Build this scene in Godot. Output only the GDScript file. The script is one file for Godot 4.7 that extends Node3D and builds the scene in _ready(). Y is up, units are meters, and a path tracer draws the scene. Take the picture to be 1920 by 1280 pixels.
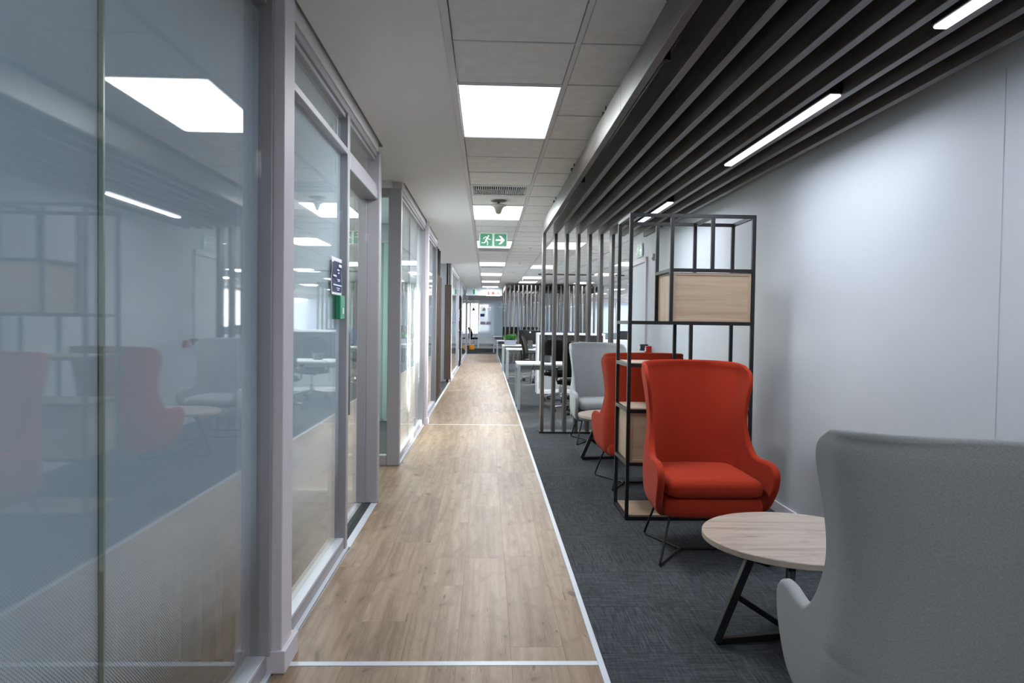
extends Node3D
# An office corridor: glazed meeting rooms on the left, a lounge strip under timber baffles on the right, open-plan desks beyond.

const CEIL := 2.66
const TILE := 0.601
var M := {}
var shapes := {}
var taken := {}
var rng := RandomNumberGenerator.new()


# ------------------------------------------------------------------ mesh helpers
class MB:
	var v := PackedVector3Array()
	var n := PackedVector3Array()
	var t := PackedVector2Array()
	var ix := PackedInt32Array()

	func vert(p: Vector3, nn: Vector3, uv := Vector2.ZERO) -> int:
		v.append(p); n.append(nn); t.append(uv)
		return v.size() - 1

	func face(a: int, b: int, c: int) -> void:   # Godot draws clockwise faces: turned here to agree with the normals
		var g := (v[b] - v[a]).cross(v[c] - v[a])
		if g.dot(n[a] + n[b] + n[c]) > 0.0:
			ix.append(a); ix.append(c); ix.append(b)
		else:
			ix.append(a); ix.append(b); ix.append(c)

	func quad(a: int, b: int, c: int, d: int) -> void:
		face(a, b, c); face(a, c, d)

	func flat(pts: Array, nn: Vector3, grain := -1, off := Vector2.ZERO) -> void:
		var first := v.size()
		for p in pts:
			vert(p, nn, uv_of(p, nn, grain) + off)
		for k in range(1, pts.size() - 1):
			face(first, first + k, first + k + 1)

	func uv_of(p: Vector3, nn: Vector3, grain: int) -> Vector2:
		var ax := nn.abs().max_axis_index()
		var rest := []
		for k in 3:
			if k != ax:
				rest.append(k)
		if rest[1] == grain or (rest[0] != grain and rest[1] == 2 and grain < 0):
			return Vector2(p[rest[1]], p[rest[0]])
		return Vector2(p[rest[0]], p[rest[1]])

	func box(c: Vector3, s: Vector3, b := 0.0, grain := -1, off := Vector2.ZERO, turn := Basis.IDENTITY) -> void:
		var h := s / 2.0
		var start := v.size()
		b = minf(b, minf(h.x, minf(h.y, h.z)) * 0.98)
		for ax in 3:
			var a1 := (ax + 1) % 3
			var a2 := (ax + 2) % 3
			for sg in [-1.0, 1.0]:
				var nn := Vector3.ZERO
				nn[ax] = sg
				var pts := []
				for q in [[-1, -1], [1, -1], [1, 1], [-1, 1]]:
					var p := Vector3.ZERO
					p[ax] = sg * h[ax]; p[a1] = q[0] * (h[a1] - b); p[a2] = q[1] * (h[a2] - b)
					pts.append(p)
				flat(pts, nn, grain, off)
		if b > 0.0:
			for ax in 3:
				var a1 := (ax + 1) % 3
				var a2 := (ax + 2) % 3
				for s1 in [-1.0, 1.0]:
					for s2 in [-1.0, 1.0]:
						var nn := Vector3.ZERO
						nn[a1] = s1; nn[a2] = s2
						var pts := []
						for q in [[-1.0, 0], [1.0, 0], [1.0, 1], [-1.0, 1]]:
							var p := Vector3.ZERO
							p[ax] = q[0] * (h[ax] - b)
							p[a1] = s1 * (h[a1] - (b if q[1] == 1 else 0.0)); p[a2] = s2 * (h[a2] - (0.0 if q[1] == 1 else b))
							pts.append(p)
						flat(pts, nn.normalized(), grain, off)
			for s0 in [-1.0, 1.0]:
				for s1 in [-1.0, 1.0]:
					for s2 in [-1.0, 1.0]:
						flat([Vector3(s0 * h.x, s1 * (h.y - b), s2 * (h.z - b)), Vector3(s0 * (h.x - b), s1 * h.y, s2 * (h.z - b)), Vector3(s0 * (h.x - b), s1 * (h.y - b), s2 * h.z)], Vector3(s0, s1, s2).normalized(), grain, off)
		for k in range(start, v.size()):
			v[k] = turn * v[k] + c
			n[k] = turn * n[k]

	func lattice(rows: Array, wrap := false, inside := Vector3.ZERO, uvs := Vector2.ONE) -> void:   # a smooth sheet through rows of points; normals point away from INSIDE
		var nr := rows.size()
		var nc: int = rows[0].size()
		var first := v.size()
		var flip := 0.0
		var ns := PackedVector3Array()
		for r in nr:
			for c in nc:
				var u0: Vector3 = rows[r][(c - 1 + nc) % nc if wrap else maxi(c - 1, 0)]
				var u1: Vector3 = rows[r][(c + 1) % nc if wrap else mini(c + 1, nc - 1)]
				var w0: Vector3 = rows[maxi(r - 1, 0)][c]
				var w1: Vector3 = rows[mini(r + 1, nr - 1)][c]
				var nn := (u1 - u0).cross(w1 - w0)
				if nn.length() < 1e-12:
					nn = rows[r][c] - inside
					nn = nn if flip >= 0.0 else -nn
				nn = nn.normalized()
				flip += nn.dot(rows[r][c] - inside)
				ns.append(nn)
		for r in nr:
			for c in nc:
				vert(rows[r][c], ns[r * nc + c] * (1.0 if flip >= 0.0 else -1.0), Vector2(c * uvs.x / nc, r * uvs.y / nr))
		for r in nr - 1:
			for c in (nc if wrap else nc - 1):
				var d := (c + 1) % nc
				quad(first + r * nc + c, first + r * nc + d, first + (r + 1) * nc + d, first + (r + 1) * nc + c)

	func lathe(profile: Array, seg := 24, at := Vector3.ZERO) -> void:   # profile: Vector2(radius, height) with sharp corners
		for k in profile.size() - 1:
			var a: Vector2 = profile[k]
			var b: Vector2 = profile[k + 1]
			var d := (b - a).normalized()
			var nn2 := Vector2(d.y, -d.x)
			var first := v.size()
			for s in seg + 1:
				var an := TAU * s / seg
				var o := Vector3(cos(an), 0, sin(an))
				var nn := Vector3(o.x * nn2.x, nn2.y, o.z * nn2.x)
				vert(at + o * a.x + Vector3(0, a.y, 0), nn, Vector2(s / float(seg), a.y))
				vert(at + o * b.x + Vector3(0, b.y, 0), nn, Vector2(s / float(seg), b.y))
			for s in seg:
				var q := first + s * 2
				quad(q, q + 1, q + 3, q + 2)

	func tube(path: Array, r: float, seg := 8, closed := false) -> void:
		var rows := []
		var m := path.size()
		var side := Vector3.ZERO
		var first := v.size()
		for k in m:
			var p: Vector3 = path[k]
			var a: Vector3 = path[(k - 1 + m) % m] if closed else path[maxi(k - 1, 0)]
			var b: Vector3 = path[(k + 1) % m] if closed else path[mini(k + 1, m - 1)]
			var dir := (b - a).normalized()
			if side == Vector3.ZERO:
				side = dir.cross(Vector3.UP if absf(dir.y) < 0.9 else Vector3.RIGHT).normalized()
			side = (side - dir * side.dot(dir)).normalized()
			var up := dir.cross(side)
			for s in seg:
				var an := TAU * s / seg
				var o := side * cos(an) + up * sin(an)
				vert(p + o * r, o, Vector2(s / float(seg), k))
		for k in (m if closed else m - 1):
			for s in seg:
				var j := ((k + 1) % m) * seg
				quad(first + k * seg + s, first + k * seg + (s + 1) % seg, first + j + (s + 1) % seg, first + j + s)
		if not closed:
			for e in [0, m - 1]:
				var dir: Vector3 = (path[0] - path[1]) if e == 0 else (path[m - 1] - path[m - 2])
				var pts := []
				for s in seg:
					pts.append(v[first + e * seg + s])
				flat(pts, dir.normalized())

	func rounded(c: Vector3, s: Vector3, r: float, div := 6, crown := 0.0) -> void:   # a soft box: faces of a cube pulled to the rounded box
		var h := s / 2.0
		for ax in 3:
			var a1 := (ax + 1) % 3
			var a2 := (ax + 2) % 3
			for sg in [-1.0, 1.0]:
				var first := v.size()
				for i in div + 1:
					for j in div + 1:
						var q := Vector3.ZERO
						q[ax] = sg
						q[a1] = tan((i * 2.0 / div - 1.0) * PI / 4)
						q[a2] = tan((j * 2.0 / div - 1.0) * PI / 4)
						var core := Vector3.ZERO
						var p := Vector3.ZERO
						for k in 3:
							p[k] = q[k] * h[k]
							core[k] = clampf(p[k], -h[k] + r, h[k] - r)
						var o := (p - core)
						o = o.normalized() if o.length() > 1e-6 else Vector3.ZERO
						var at := core + o * r
						if o == Vector3.ZERO:
							o[ax] = sg
						if crown != 0.0:
							at.y += crown * (at.y / h.y) * maxf(0.0, 1.0 - pow(at.x / h.x, 2)) * maxf(0.0, 1.0 - pow(at.z / h.z, 2))
						vert(at + c, o, Vector2(at[a1], at[a2]))
				for i in div:
					for j in div:
						var k := first + i * (div + 1) + j
						quad(k, k + 1, k + div + 2, k + div + 1)

	func prism(poly: PackedVector2Array, depth: float, at := Vector3.ZERO, turn := Basis.IDENTITY) -> void:   # an outline in x and y pushed from z 0 to DEPTH
		var start := v.size()
		var tri := Geometry2D.triangulate_polygon(poly)
		for z in [0.0, depth]:
			var first := v.size()
			for p in poly:
				vert(Vector3(p.x, p.y, z), Vector3(0, 0, -1.0 if z == 0.0 else 1.0), p)
			for k in range(0, tri.size(), 3):
				face(first + tri[k], first + tri[k + 1], first + tri[k + 2])
		var cw := 1.0 if Geometry2D.is_polygon_clockwise(poly) else -1.0
		for k in poly.size():
			var a := poly[k]
			var b := poly[(k + 1) % poly.size()]
			var d := (b - a).normalized()
			flat([Vector3(a.x, a.y, 0), Vector3(b.x, b.y, 0), Vector3(b.x, b.y, depth), Vector3(a.x, a.y, depth)], Vector3(-d.y, d.x, 0) * cw)
		for k in range(start, v.size()):
			v[k] = turn * v[k] + at
			n[k] = turn * n[k]

	func done() -> ArrayMesh:
		var a := []
		a.resize(Mesh.ARRAY_MAX)
		a[Mesh.ARRAY_VERTEX] = v; a[Mesh.ARRAY_NORMAL] = n; a[Mesh.ARRAY_TEX_UV] = t; a[Mesh.ARRAY_INDEX] = ix
		var m := ArrayMesh.new()
		m.add_surface_from_arrays(Mesh.PRIMITIVE_TRIANGLES, a)
		return m


func box_mesh(s: Vector3, b := 0.0, grain := -1, off := Vector2.ZERO) -> ArrayMesh:
	var key := "%.4v %.4f %d %.2v" % [s, b, grain, off]
	if not shapes.has(key):
		var m := MB.new()
		m.box(Vector3.ZERO, s, b, grain, off)
		shapes[key] = m.done()
	return shapes[key]


func fillet(pts: Array, r: float, seg := 4) -> Array:
	var out := [pts[0]]
	for k in range(1, pts.size() - 1):
		var p: Vector3 = pts[k]
		var a: Vector3 = (pts[k - 1] - p)
		var b: Vector3 = (pts[k + 1] - p)
		var d := minf(r, minf(a.length(), b.length()) * 0.45)
		var p0 := p + a.normalized() * d
		var p1 := p + b.normalized() * d
		for s in seg + 1:
			var u := s / float(seg)
			out.append(p0.lerp(p, u).lerp(p.lerp(p1, u), u))
	out.append(pts[-1])
	return out


# ------------------------------------------------------------------ scene helpers
func numbered(called: String) -> String:
	var k: int = taken.get(called, 0)
	taken[called] = k + 1
	return called if k == 0 else "%s_%03d" % [called, k]


func tag(o: Node, label := "", category := "", group := "", kind := "") -> Node:
	if label: o.set_meta("label", label)
	if category: o.set_meta("category", category)
	if group: o.set_meta("group", group)
	if kind: o.set_meta("kind", kind)
	return o


func thing(called: String, label: String, category: String, at := Vector3.ZERO, turn := 0.0, group := "") -> Node3D:
	var o := Node3D.new()
	o.name = numbered(called)
	add_child(o)
	o.position = at
	o.rotation.y = turn
	tag(o, label, category, group)
	return o


func setting(called: String, at := Vector3.ZERO, label := "") -> Node3D:
	var o := Node3D.new()
	o.name = called
	add_child(o)
	o.position = at
	tag(o, label, "", "", "structure")
	return o


func put(called: String, mesh: Mesh, mat: Material, parent: Node = null, at := Vector3.ZERO, turn := Basis.IDENTITY) -> MeshInstance3D:
	var o := MeshInstance3D.new()
	o.name = called if parent else numbered(called)
	o.mesh = mesh
	o.material_override = mat
	o.transform = Transform3D(turn, at)
	(parent if parent else self).add_child(o, true)
	return o


# a box between two corners, in the parent's own axes
func span(called: String, a: Vector3, b: Vector3, mat: Material, parent: Node = null, bevel := 0.0, grain := -1, off := Vector2.ZERO) -> MeshInstance3D:
	return put(called, box_mesh((b - a).abs(), bevel, grain, off), mat, parent, (a + b) / 2.0)


func shell_wall(called: String, a: Vector3, b: Vector3, mat: Material) -> MeshInstance3D:
	var o := span(called, a, b, mat)
	tag(o, "", "", "", "structure")
	return o


func copy(o: Node3D, at: Vector3, turn: float, label: String, group := "") -> Node3D:
	var c: Node3D = o.duplicate()
	c.name = numbered(String(o.name))
	add_child(c)
	c.position = at
	c.rotation.y = turn
	tag(c, label, "", group)
	return c


# ------------------------------------------------------------------ materials
func mat(called: String, col: Color, rough := 0.6, metal := 0.0, spec := 0.5) -> StandardMaterial3D:
	var m := StandardMaterial3D.new()
	m.resource_name = called
	m.albedo_color = col
	m.roughness = rough
	m.metallic = metal
	m.metallic_specular = spec
	M[called] = m
	return m


func picture(w: int, h: int, f: Callable) -> ImageTexture:
	var d := PackedByteArray()
	d.resize(w * h * 3)
	var k := 0
	for y in h:
		for x in w:
			var c: Color = f.call(x, y)
			d[k] = int(clampf(c.r, 0, 1) * 255.0)
			d[k + 1] = int(clampf(c.g, 0, 1) * 255.0)
			d[k + 2] = int(clampf(c.b, 0, 1) * 255.0)
			k += 3
	return ImageTexture.create_from_image(Image.create_from_data(w, h, false, Image.FORMAT_RGB8, d))


func noise(s: int, freq: float, oct := 3) -> FastNoiseLite:
	var f := FastNoiseLite.new()
	f.seed = s
	f.noise_type = FastNoiseLite.TYPE_SIMPLEX_SMOOTH
	f.frequency = freq
	f.fractal_octaves = oct
	return f


# timber with its grain along u; FIGURE adds the knots and fine dark checks of rustic oak
func timber(s: int, w: int, h: int, dark: Color, mid: Color, pale: Color, stretch: float, figure := 0.0) -> ImageTexture:
	var broad := noise(s, 0.006, 2)
	var streak := noise(s + 1, 0.03, 3)
	var fine := noise(s + 2, 0.3, 3)
	var warp := noise(s + 3, 0.008, 2)
	var spot := noise(s + 4, 0.016, 1)
	var check := noise(s + 5, 0.02, 2)
	return picture(w, h, func(x: int, y: int) -> Color:
		var fx := float(x)
		var fy := float(y)
		if figure <= 0.0:   # folded so that left meets right and top meets bottom
			fx = absf(fposmod(x + w * 0.5, w) - w * 0.5)
			fy = absf(fposmod(y + h * 0.5, h) - h * 0.5)
		var wy := fy + 4.0 * warp.get_noise_2d(fx * 0.35, fy * 0.5)
		var a := broad.get_noise_2d(fx / stretch * 3.5, wy * 2.4)
		var b := streak.get_noise_2d(fx / stretch, wy * 1.6)
		var c := fine.get_noise_2d(fx / stretch, wy)
		var v := 0.5 + 0.36 * a + 0.32 * b + 0.22 * c
		var col := dark.lerp(mid, clampf(v * 2.0, 0, 1)) if v < 0.5 else mid.lerp(pale, clampf(v * 2.0 - 1.0, 0, 1))
		if figure > 0.0:
			var k := spot.get_noise_2d(fx * 0.42, wy)
			if k > 0.80:
				col = col.lerp(dark * 0.62, clampf((k - 0.80) * 9.0, 0, 1) * figure)
			if k > 0.2:   # the grain runs darker round a knot
				col = col.lerp(dark, (minf(k, 0.8) - 0.2) * figure * (0.75 + 0.9 * b))
			var r := absf(check.get_noise_2d(fx * 0.13, wy * 1.7))
			var where := broad.get_noise_2d(fx * 0.9 + 700.0, wy * 1.3)
			if r < 0.035 and where > 0.12:
				col = col.lerp(dark * 0.8, (1.0 - r / 0.035) * minf(1.0, (where - 0.12) * 4.0) * figure)
		return col)


func make_materials() -> void:
	mat("wall_white", Color(0.75, 0.77, 0.79), 0.55)
	var wn := NoiseTexture2D.new()
	wn.width = 256; wn.height = 256; wn.seamless = true; wn.as_normal_map = true; wn.bump_strength = 1.2
	wn.noise = noise(5, 0.05, 4)
	M.wall_white.normal_enabled = true
	M.wall_white.normal_texture = wn
	M.wall_white.normal_scale = 0.12
	M.wall_white.uv1_triplanar = true
	M.wall_white.uv1_world_triplanar = true
	M.wall_white.uv1_scale = Vector3(2.4, 2.4, 2.4)
	mat("plaster", Color(0.89, 0.89, 0.885), 0.8)
	mat("nib_paint", Color(0.83, 0.81, 0.835), 0.55)
	var sp := noise(9, 0.35, 2)
	var st := noise(10, 0.02, 3)
	mat("tile", Color(1, 1, 1), 0.9)
	M.tile.albedo_texture = picture(256, 256, func(x: int, y: int) -> Color:
		var v := 0.88 + 0.03 * st.get_noise_2d(x, y) - 0.10 * clampf(sp.get_noise_2d(x, y) - 0.32, 0, 1)
		return Color(v, v * 0.992, v * 0.975))
	M.tile.uv1_triplanar = true
	M.tile.uv1_world_triplanar = true
	M.tile.uv1_scale = Vector3(1.3, 1.3, 1.3)
	mat("grid_bar", Color(0.80, 0.805, 0.805), 0.5)
	mat("trim_bar", Color(0.72, 0.715, 0.74), 0.4, 0.2)
	mat("dark_void", Color(0.045, 0.043, 0.042), 0.7)
	mat("frame_alu", Color(0.65, 0.645, 0.665), 0.45, 0.2)
	mat("strip_alu", Color(0.80, 0.82, 0.85), 0.4, 0.2)
	mat("silicone", Color(0.52, 0.58, 0.54), 0.3)
	mat("black_steel", Color(0.075, 0.075, 0.085), 0.42, 0.2)
	mat("black_plastic", Color(0.05, 0.05, 0.055), 0.5)
	mat("chrome", Color(0.8, 0.8, 0.82), 0.15, 1.0)
	mat("brushed", Color(0.7, 0.69, 0.67), 0.3, 1.0)
	mat("desk_white", Color(0.86, 0.87, 0.88), 0.4)
	mat("desk_grey", Color(0.62, 0.66, 0.68), 0.4)
	mat("cabinet_white", Color(0.88, 0.89, 0.89), 0.45)
	mat("screen_glass", Color(0.03, 0.035, 0.045), 0.2)
	mat("divider_blue", Color(0.22, 0.29, 0.42), 0.85)
	mat("divider_grey", Color(0.42, 0.47, 0.50), 0.85)
	mat("yellow", Color(0.88, 0.58, 0.04), 0.5)
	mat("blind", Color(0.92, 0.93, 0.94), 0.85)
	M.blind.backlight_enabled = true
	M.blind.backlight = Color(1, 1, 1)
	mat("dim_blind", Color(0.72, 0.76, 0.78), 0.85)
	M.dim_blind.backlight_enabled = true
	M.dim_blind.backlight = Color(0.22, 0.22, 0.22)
	mat("mint_blind", Color(0.64, 0.745, 0.705), 0.8)
	mat("taupe_fin", Color(0.50, 0.46, 0.41), 0.7)
	mat("sign_green", Color(0.0, 0.50, 0.33), 0.4)
	mat("sign_pale", Color(0.80, 0.88, 0.84), 0.4)
	mat("sign_white", Color(0.94, 0.95, 0.94), 0.4)
	mat("sign_red", Color(0.78, 0.16, 0.13), 0.4)
	mat("call_red", Color(0.70, 0.07, 0.08), 0.4)
	mat("switch_dark", Color(0.17, 0.18, 0.19), 0.5)
	mat("paper", Color(0.88, 0.88, 0.90), 0.8)
	mat("print_blue", Color(0.20, 0.28, 0.55), 0.7)
	mat("print_navy", Color(0.10, 0.15, 0.33), 0.6)
	mat("print_lilac", Color(0.66, 0.63, 0.76), 0.7)
	mat("print_text", Color(0.86, 0.90, 0.95), 0.7)
	mat("release_green", Color(0.10, 0.55, 0.40), 0.4)
	mat("leaf", Color(0.16, 0.42, 0.12), 0.6)
	mat("planter_grey", Color(0.55, 0.56, 0.60), 0.6)
	mat("soil", Color(0.12, 0.09, 0.07), 0.9)
	mat("detector", Color(0.80, 0.79, 0.76), 0.5)
	mat("detector_plate", Color(0.55, 0.54, 0.50), 0.6)
	mat("bulb_glass", Color(0.20, 0.12, 0.07), 0.15)
	# glass: a clear pane
	var g := mat("pane", Color(0.86, 0.93, 0.90, 0.03), 0.02)
	g.transparency = BaseMaterial3D.TRANSPARENCY_ALPHA
	# a translucent film printed in dots, full in the middle band and fading by dot size towards floor and head
	var film := mat("dot_film", Color(1, 1, 1, 1), 0.8, 0.0, 0.3)
	film.transparency = BaseMaterial3D.TRANSPARENCY_ALPHA
	film.backlight_enabled = true
	film.backlight = Color(0.4, 0.4, 0.4)
	film.albedo_texture = dot_print()
	film.cull_mode = BaseMaterial3D.CULL_DISABLED
	# timber
	mat("oak_floor", Color(1, 1, 1), 0.4, 0.0, 0.36)
	M.oak_floor.albedo_texture = timber(21, 1536, 768, Color(0.455, 0.375, 0.30), Color(0.59, 0.505, 0.42), Color(0.655, 0.58, 0.50), 22.0, 0.8)
	M.oak_floor.uv1_scale = Vector3(0.45, 0.9, 1)
	for k in 4:
		var m: StandardMaterial3D = M.oak_floor.duplicate()
		m.resource_name = "oak_floor_%d" % k
		m.albedo_color = [Color(1, 1, 1), Color(0.965, 0.95, 0.93), Color(0.99, 1.0, 0.99), Color(0.945, 0.94, 0.935)][k]
		M["oak_floor_%d" % k] = m
	mat("oak_box", Color(1, 1, 1), 0.5)
	M.oak_box.albedo_texture = timber(31, 512, 512, Color(0.585, 0.495, 0.405), Color(0.66, 0.57, 0.475), Color(0.70, 0.615, 0.52), 14.0)
	M.oak_box.uv1_scale = Vector3(0.9, 1.6, 1)
	mat("oak_table", Color(1, 1, 1), 0.38)
	M.oak_table.albedo_texture = timber(41, 768, 512, Color(0.54, 0.475, 0.42), Color(0.675, 0.62, 0.57), Color(0.745, 0.70, 0.655), 14.0, 0.5)
	M.oak_table.uv1_scale = Vector3(0.8, 1.0, 1)
	mat("baffle_wood", Color(1, 1, 1), 0.4)
	M.baffle_wood.albedo_texture = timber(51, 1024, 256, Color(0.20, 0.18, 0.168), Color(0.30, 0.28, 0.268), Color(0.40, 0.378, 0.362), 16.0)
	M.baffle_wood.uv1_scale = Vector3(0.6, 1.9, 1)
	mat("blade_wood", Color(1, 1, 1), 0.5)
	M.blade_wood.albedo_texture = timber(61, 512, 256, Color(0.20, 0.16, 0.13), Color(0.31, 0.26, 0.225), Color(0.385, 0.33, 0.29), 12.0)
	# carpet: fine cross threads with long slubs along u
	var ca := noise(71, 0.12, 3)
	var cb := noise(72, 0.4, 2)
	mat("carpet", Color(1, 1, 1), 0.95, 0.0, 0.2)
	M.carpet.albedo_texture = picture(512, 512, func(x: int, y: int) -> Color:
		var fx := absf(fposmod(x + 256, 512) - 256.0)
		var fy := absf(fposmod(y + 256, 512) - 256.0)
		var a := ca.get_noise_2d(fx * 0.10, fy * 1.8)
		var b := ca.get_noise_2d(fx * 1.6 + 900.0, fy * 0.14)
		var c := cb.get_noise_2d(fx * 1.3, fy * 1.3)
		var v := 0.268 + 0.09 * a + 0.05 * b + 0.065 * c
		return Color(v * 0.96, v * 1.0, v * 1.05))
	M.carpet.uv1_scale = Vector3(0.8, 0.8, 1)
	mat("carpet_far", Color(1, 1, 1), 0.95, 0.0, 0.2)
	M.carpet_far.albedo_texture = M.carpet.albedo_texture
	M.carpet_far.uv1_triplanar = true
	M.carpet_far.uv1_scale = Vector3(0.8, 0.8, 0.8)
	# cloth: a melange weave, the same cloth in three dyes
	var wa := noise(81, 0.16, 3)
	var wb := noise(82, 0.5, 1)
	var weave := picture(256, 256, func(x: int, y: int) -> Color:
		var fx := absf(fposmod(x + 128, 256) - 128.0)
		var fy := absf(fposmod(y + 128, 256) - 128.0)
		var v := 0.90 + 0.13 * wa.get_noise_2d(fx * 0.35, fy * 2.2) + 0.10 * wa.get_noise_2d(fx * 2.2 + 500.0, fy * 0.35) + 0.08 * wb.get_noise_2d(fx, fy)
		return Color(v, v, v))
	for d in [["cloth_grey", Color(0.66, 0.67, 0.675)], ["cloth_red", Color(0.655, 0.21, 0.13)], ["cloth_black", Color(0.07, 0.07, 0.075)]]:
		var m := mat(d[0], d[1], 0.95, 0.0, 0.2)
		m.albedo_texture = weave
		m.uv1_triplanar = true
		m.uv1_scale = Vector3(8, 8, 8)
		m.rim_enabled = true
		m.rim = 0.35
		m.rim_tint = 0.6
	# things that give off light
	for e in [["panel_light", Color(0.97, 0.98, 1.0), 3.0], ["strip_light", Color(0.95, 0.96, 1.0), 4.0], ["logo_light", Color(1, 1, 1), 1.2]]:
		var m := mat(e[0], Color(0.9, 0.9, 0.9), 0.5)
		m.emission_enabled = true
		m.emission = e[1]
		m.emission_energy_multiplier = e[2]


func dot_print() -> ImageTexture:
	# u repeats every two columns of dots (9 mm), v runs from the floor to the head of the pane
	var w := 8
	var h := 2040
	var d := PackedByteArray()
	d.resize(w * h * 4)
	for y in h:
		var up := 1.0 - y / float(h)          # 0 at the bottom of the sheet
		var dense := clampf(minf((up - 0.09) / 0.28, (1.06 - up) / 0.26), 0.0, 1.0)
		var radius := 4.3 * sqrt(dense) if dense > 0.0 else 0.0
		for x in w:
			var best := 99.0
			var row := floorf(y / 4.0)
			for dr in [-1, 0, 1, 2]:
				var r: float = row + dr
				var cx := 2.0 if posmod(int(r), 2) == 0 else 6.0
				for wrap in [-8.0, 0.0, 8.0]:
					best = minf(best, Vector2(x + 0.5 - cx - wrap, y + 0.5 - r * 4.0).length())
			var a := clampf(radius - best + 0.5, 0.0, 1.0)
			var k := (y * w + x) * 4
			d[k] = 194; d[k + 1] = 216; d[k + 2] = 230; d[k + 3] = int(a * 225.0)
	return ImageTexture.create_from_image(Image.create_from_data(w, h, false, Image.FORMAT_RGBA8, d))


# ------------------------------------------------------------------ camera, sky, sun
func camera_and_light() -> void:
	var cam := Camera3D.new()
	cam.name = "camera"
	cam.fov = rad_to_deg(2.0 * atan(640.0 / 1385.0))
	cam.near = 0.05
	cam.far = 200.0
	cam.transform = Transform3D(Basis(Vector3.UP, deg_to_rad(-1.975)) * Basis(Vector3.RIGHT, deg_to_rad(-1.487)) * Basis(Vector3.BACK, deg_to_rad(0.777)), Vector3(0, 1.36, 0))
	add_child(cam)
	cam.current = true
	var env := Environment.new()
	env.tonemap_mode = Environment.TONE_MAPPER_LINEAR
	env.tonemap_exposure = 0.8
	env.background_mode = Environment.BG_SKY
	var sky := Sky.new()
	var sm := ProceduralSkyMaterial.new()
	sm.sky_top_color = Color(0.42, 0.58, 0.82)
	sm.sky_horizon_color = Color(0.86, 0.91, 0.96)
	sm.ground_bottom_color = Color(0.35, 0.34, 0.32)
	sm.ground_horizon_color = Color(0.75, 0.77, 0.78)
	sky.sky_material = sm
	env.sky = sky
	env.background_energy_multiplier = 70.0
	env.sdfgi_enabled = true
	env.ssao_enabled = true
	env.ssil_enabled = true
	var we := WorldEnvironment.new()
	we.name = "surroundings"
	we.environment = env
	add_child(we)
	# the low sun shines in through the windows on the far right
	var sun := DirectionalLight3D.new()
	sun.name = "sun"
	sun.light_color = Color(1.0, 0.965, 0.91)
	sun.light_energy = 55.0
	sun.light_angular_distance = 0.5
	sun.shadow_enabled = true
	sun.basis = Basis.looking_at(Vector3(-0.725, -0.062, 0.689).normalized())
	add_child(sun)


func lamp(called: String, at: Vector3, size: Vector2, energy: float, col: Color, parent: Node) -> void:
	var l := AreaLight3D.new()
	l.name = called
	l.area_size = size
	l.light_energy = energy
	l.light_color = col
	l.area_range = 40.0
	l.area_attenuation = 2.0
	l.area_normalize_energy = true
	l.shadow_enabled = true
	parent.add_child(l, true)
	l.position = at
	l.rotation = Vector3(-PI / 2, 0, 0)


const PANEL_ENERGY := 5.0
const STRIP_ENERGY := 2.6


func ceiling_light(x: float, z: float, label: String) -> void:   # one 600 by 1200 panel; x and z of the near left corner of its opening
	var o := thing("ceiling_light", label, "ceiling light", Vector3(x + TILE / 2, CEIL, z - TILE), 0, "flat panel lights in the grid ceiling")
	var f := MB.new()
	for s in [-1.0, 1.0]:
		f.box(Vector3(s * 0.2885, 0.008, 0), Vector3(0.013, 0.018, 1.176), 0.002)
		f.box(Vector3(0, 0.008, s * 0.5815), Vector3(0.564, 0.018, 0.013), 0.002)
	put("frame", f.done(), M.grid_bar, o)
	put("diffuser", box_mesh(Vector3(0.564, 0.01, 1.15)), M.panel_light, o, Vector3(0, 0.012, 0))
	lamp("panel_glow", Vector3(0, -0.004, 0), Vector2(0.55, 1.13), PANEL_ENERGY, Color(0.97, 0.99, 1.0), o)


func strip_lamp(z0: float, z1: float, label: String) -> void:
	var o := thing("linear_light", label, "linear light", Vector3(1.632, 2.447, (z0 + z1) / 2), 0, "slim strip lights between the timber slats")
	var ln := absf(z1 - z0)
	var m := MB.new()
	m.box(Vector3(0, 0.045, 0), Vector3(0.062, 0.07, ln + 0.01), 0.003)
	put("housing", m.done(), M.black_steel, o)
	put("diffuser", box_mesh(Vector3(0.052, 0.012, ln), 0.004), M.strip_light, o, Vector3(0, 0.004, 0))
	var w := MB.new()
	for s in [-0.35, 0.35]:
		w.tube([Vector3(0, 0.08, s * ln), Vector3(0, 0.19, s * ln)], 0.003, 6)
	put("hanger", w.done(), M.black_steel, o)
	lamp("strip_glow", Vector3(0, -0.008, 0), Vector2(0.05, ln), STRIP_ENERGY, Color(0.93, 0.95, 1.0), o)


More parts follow.
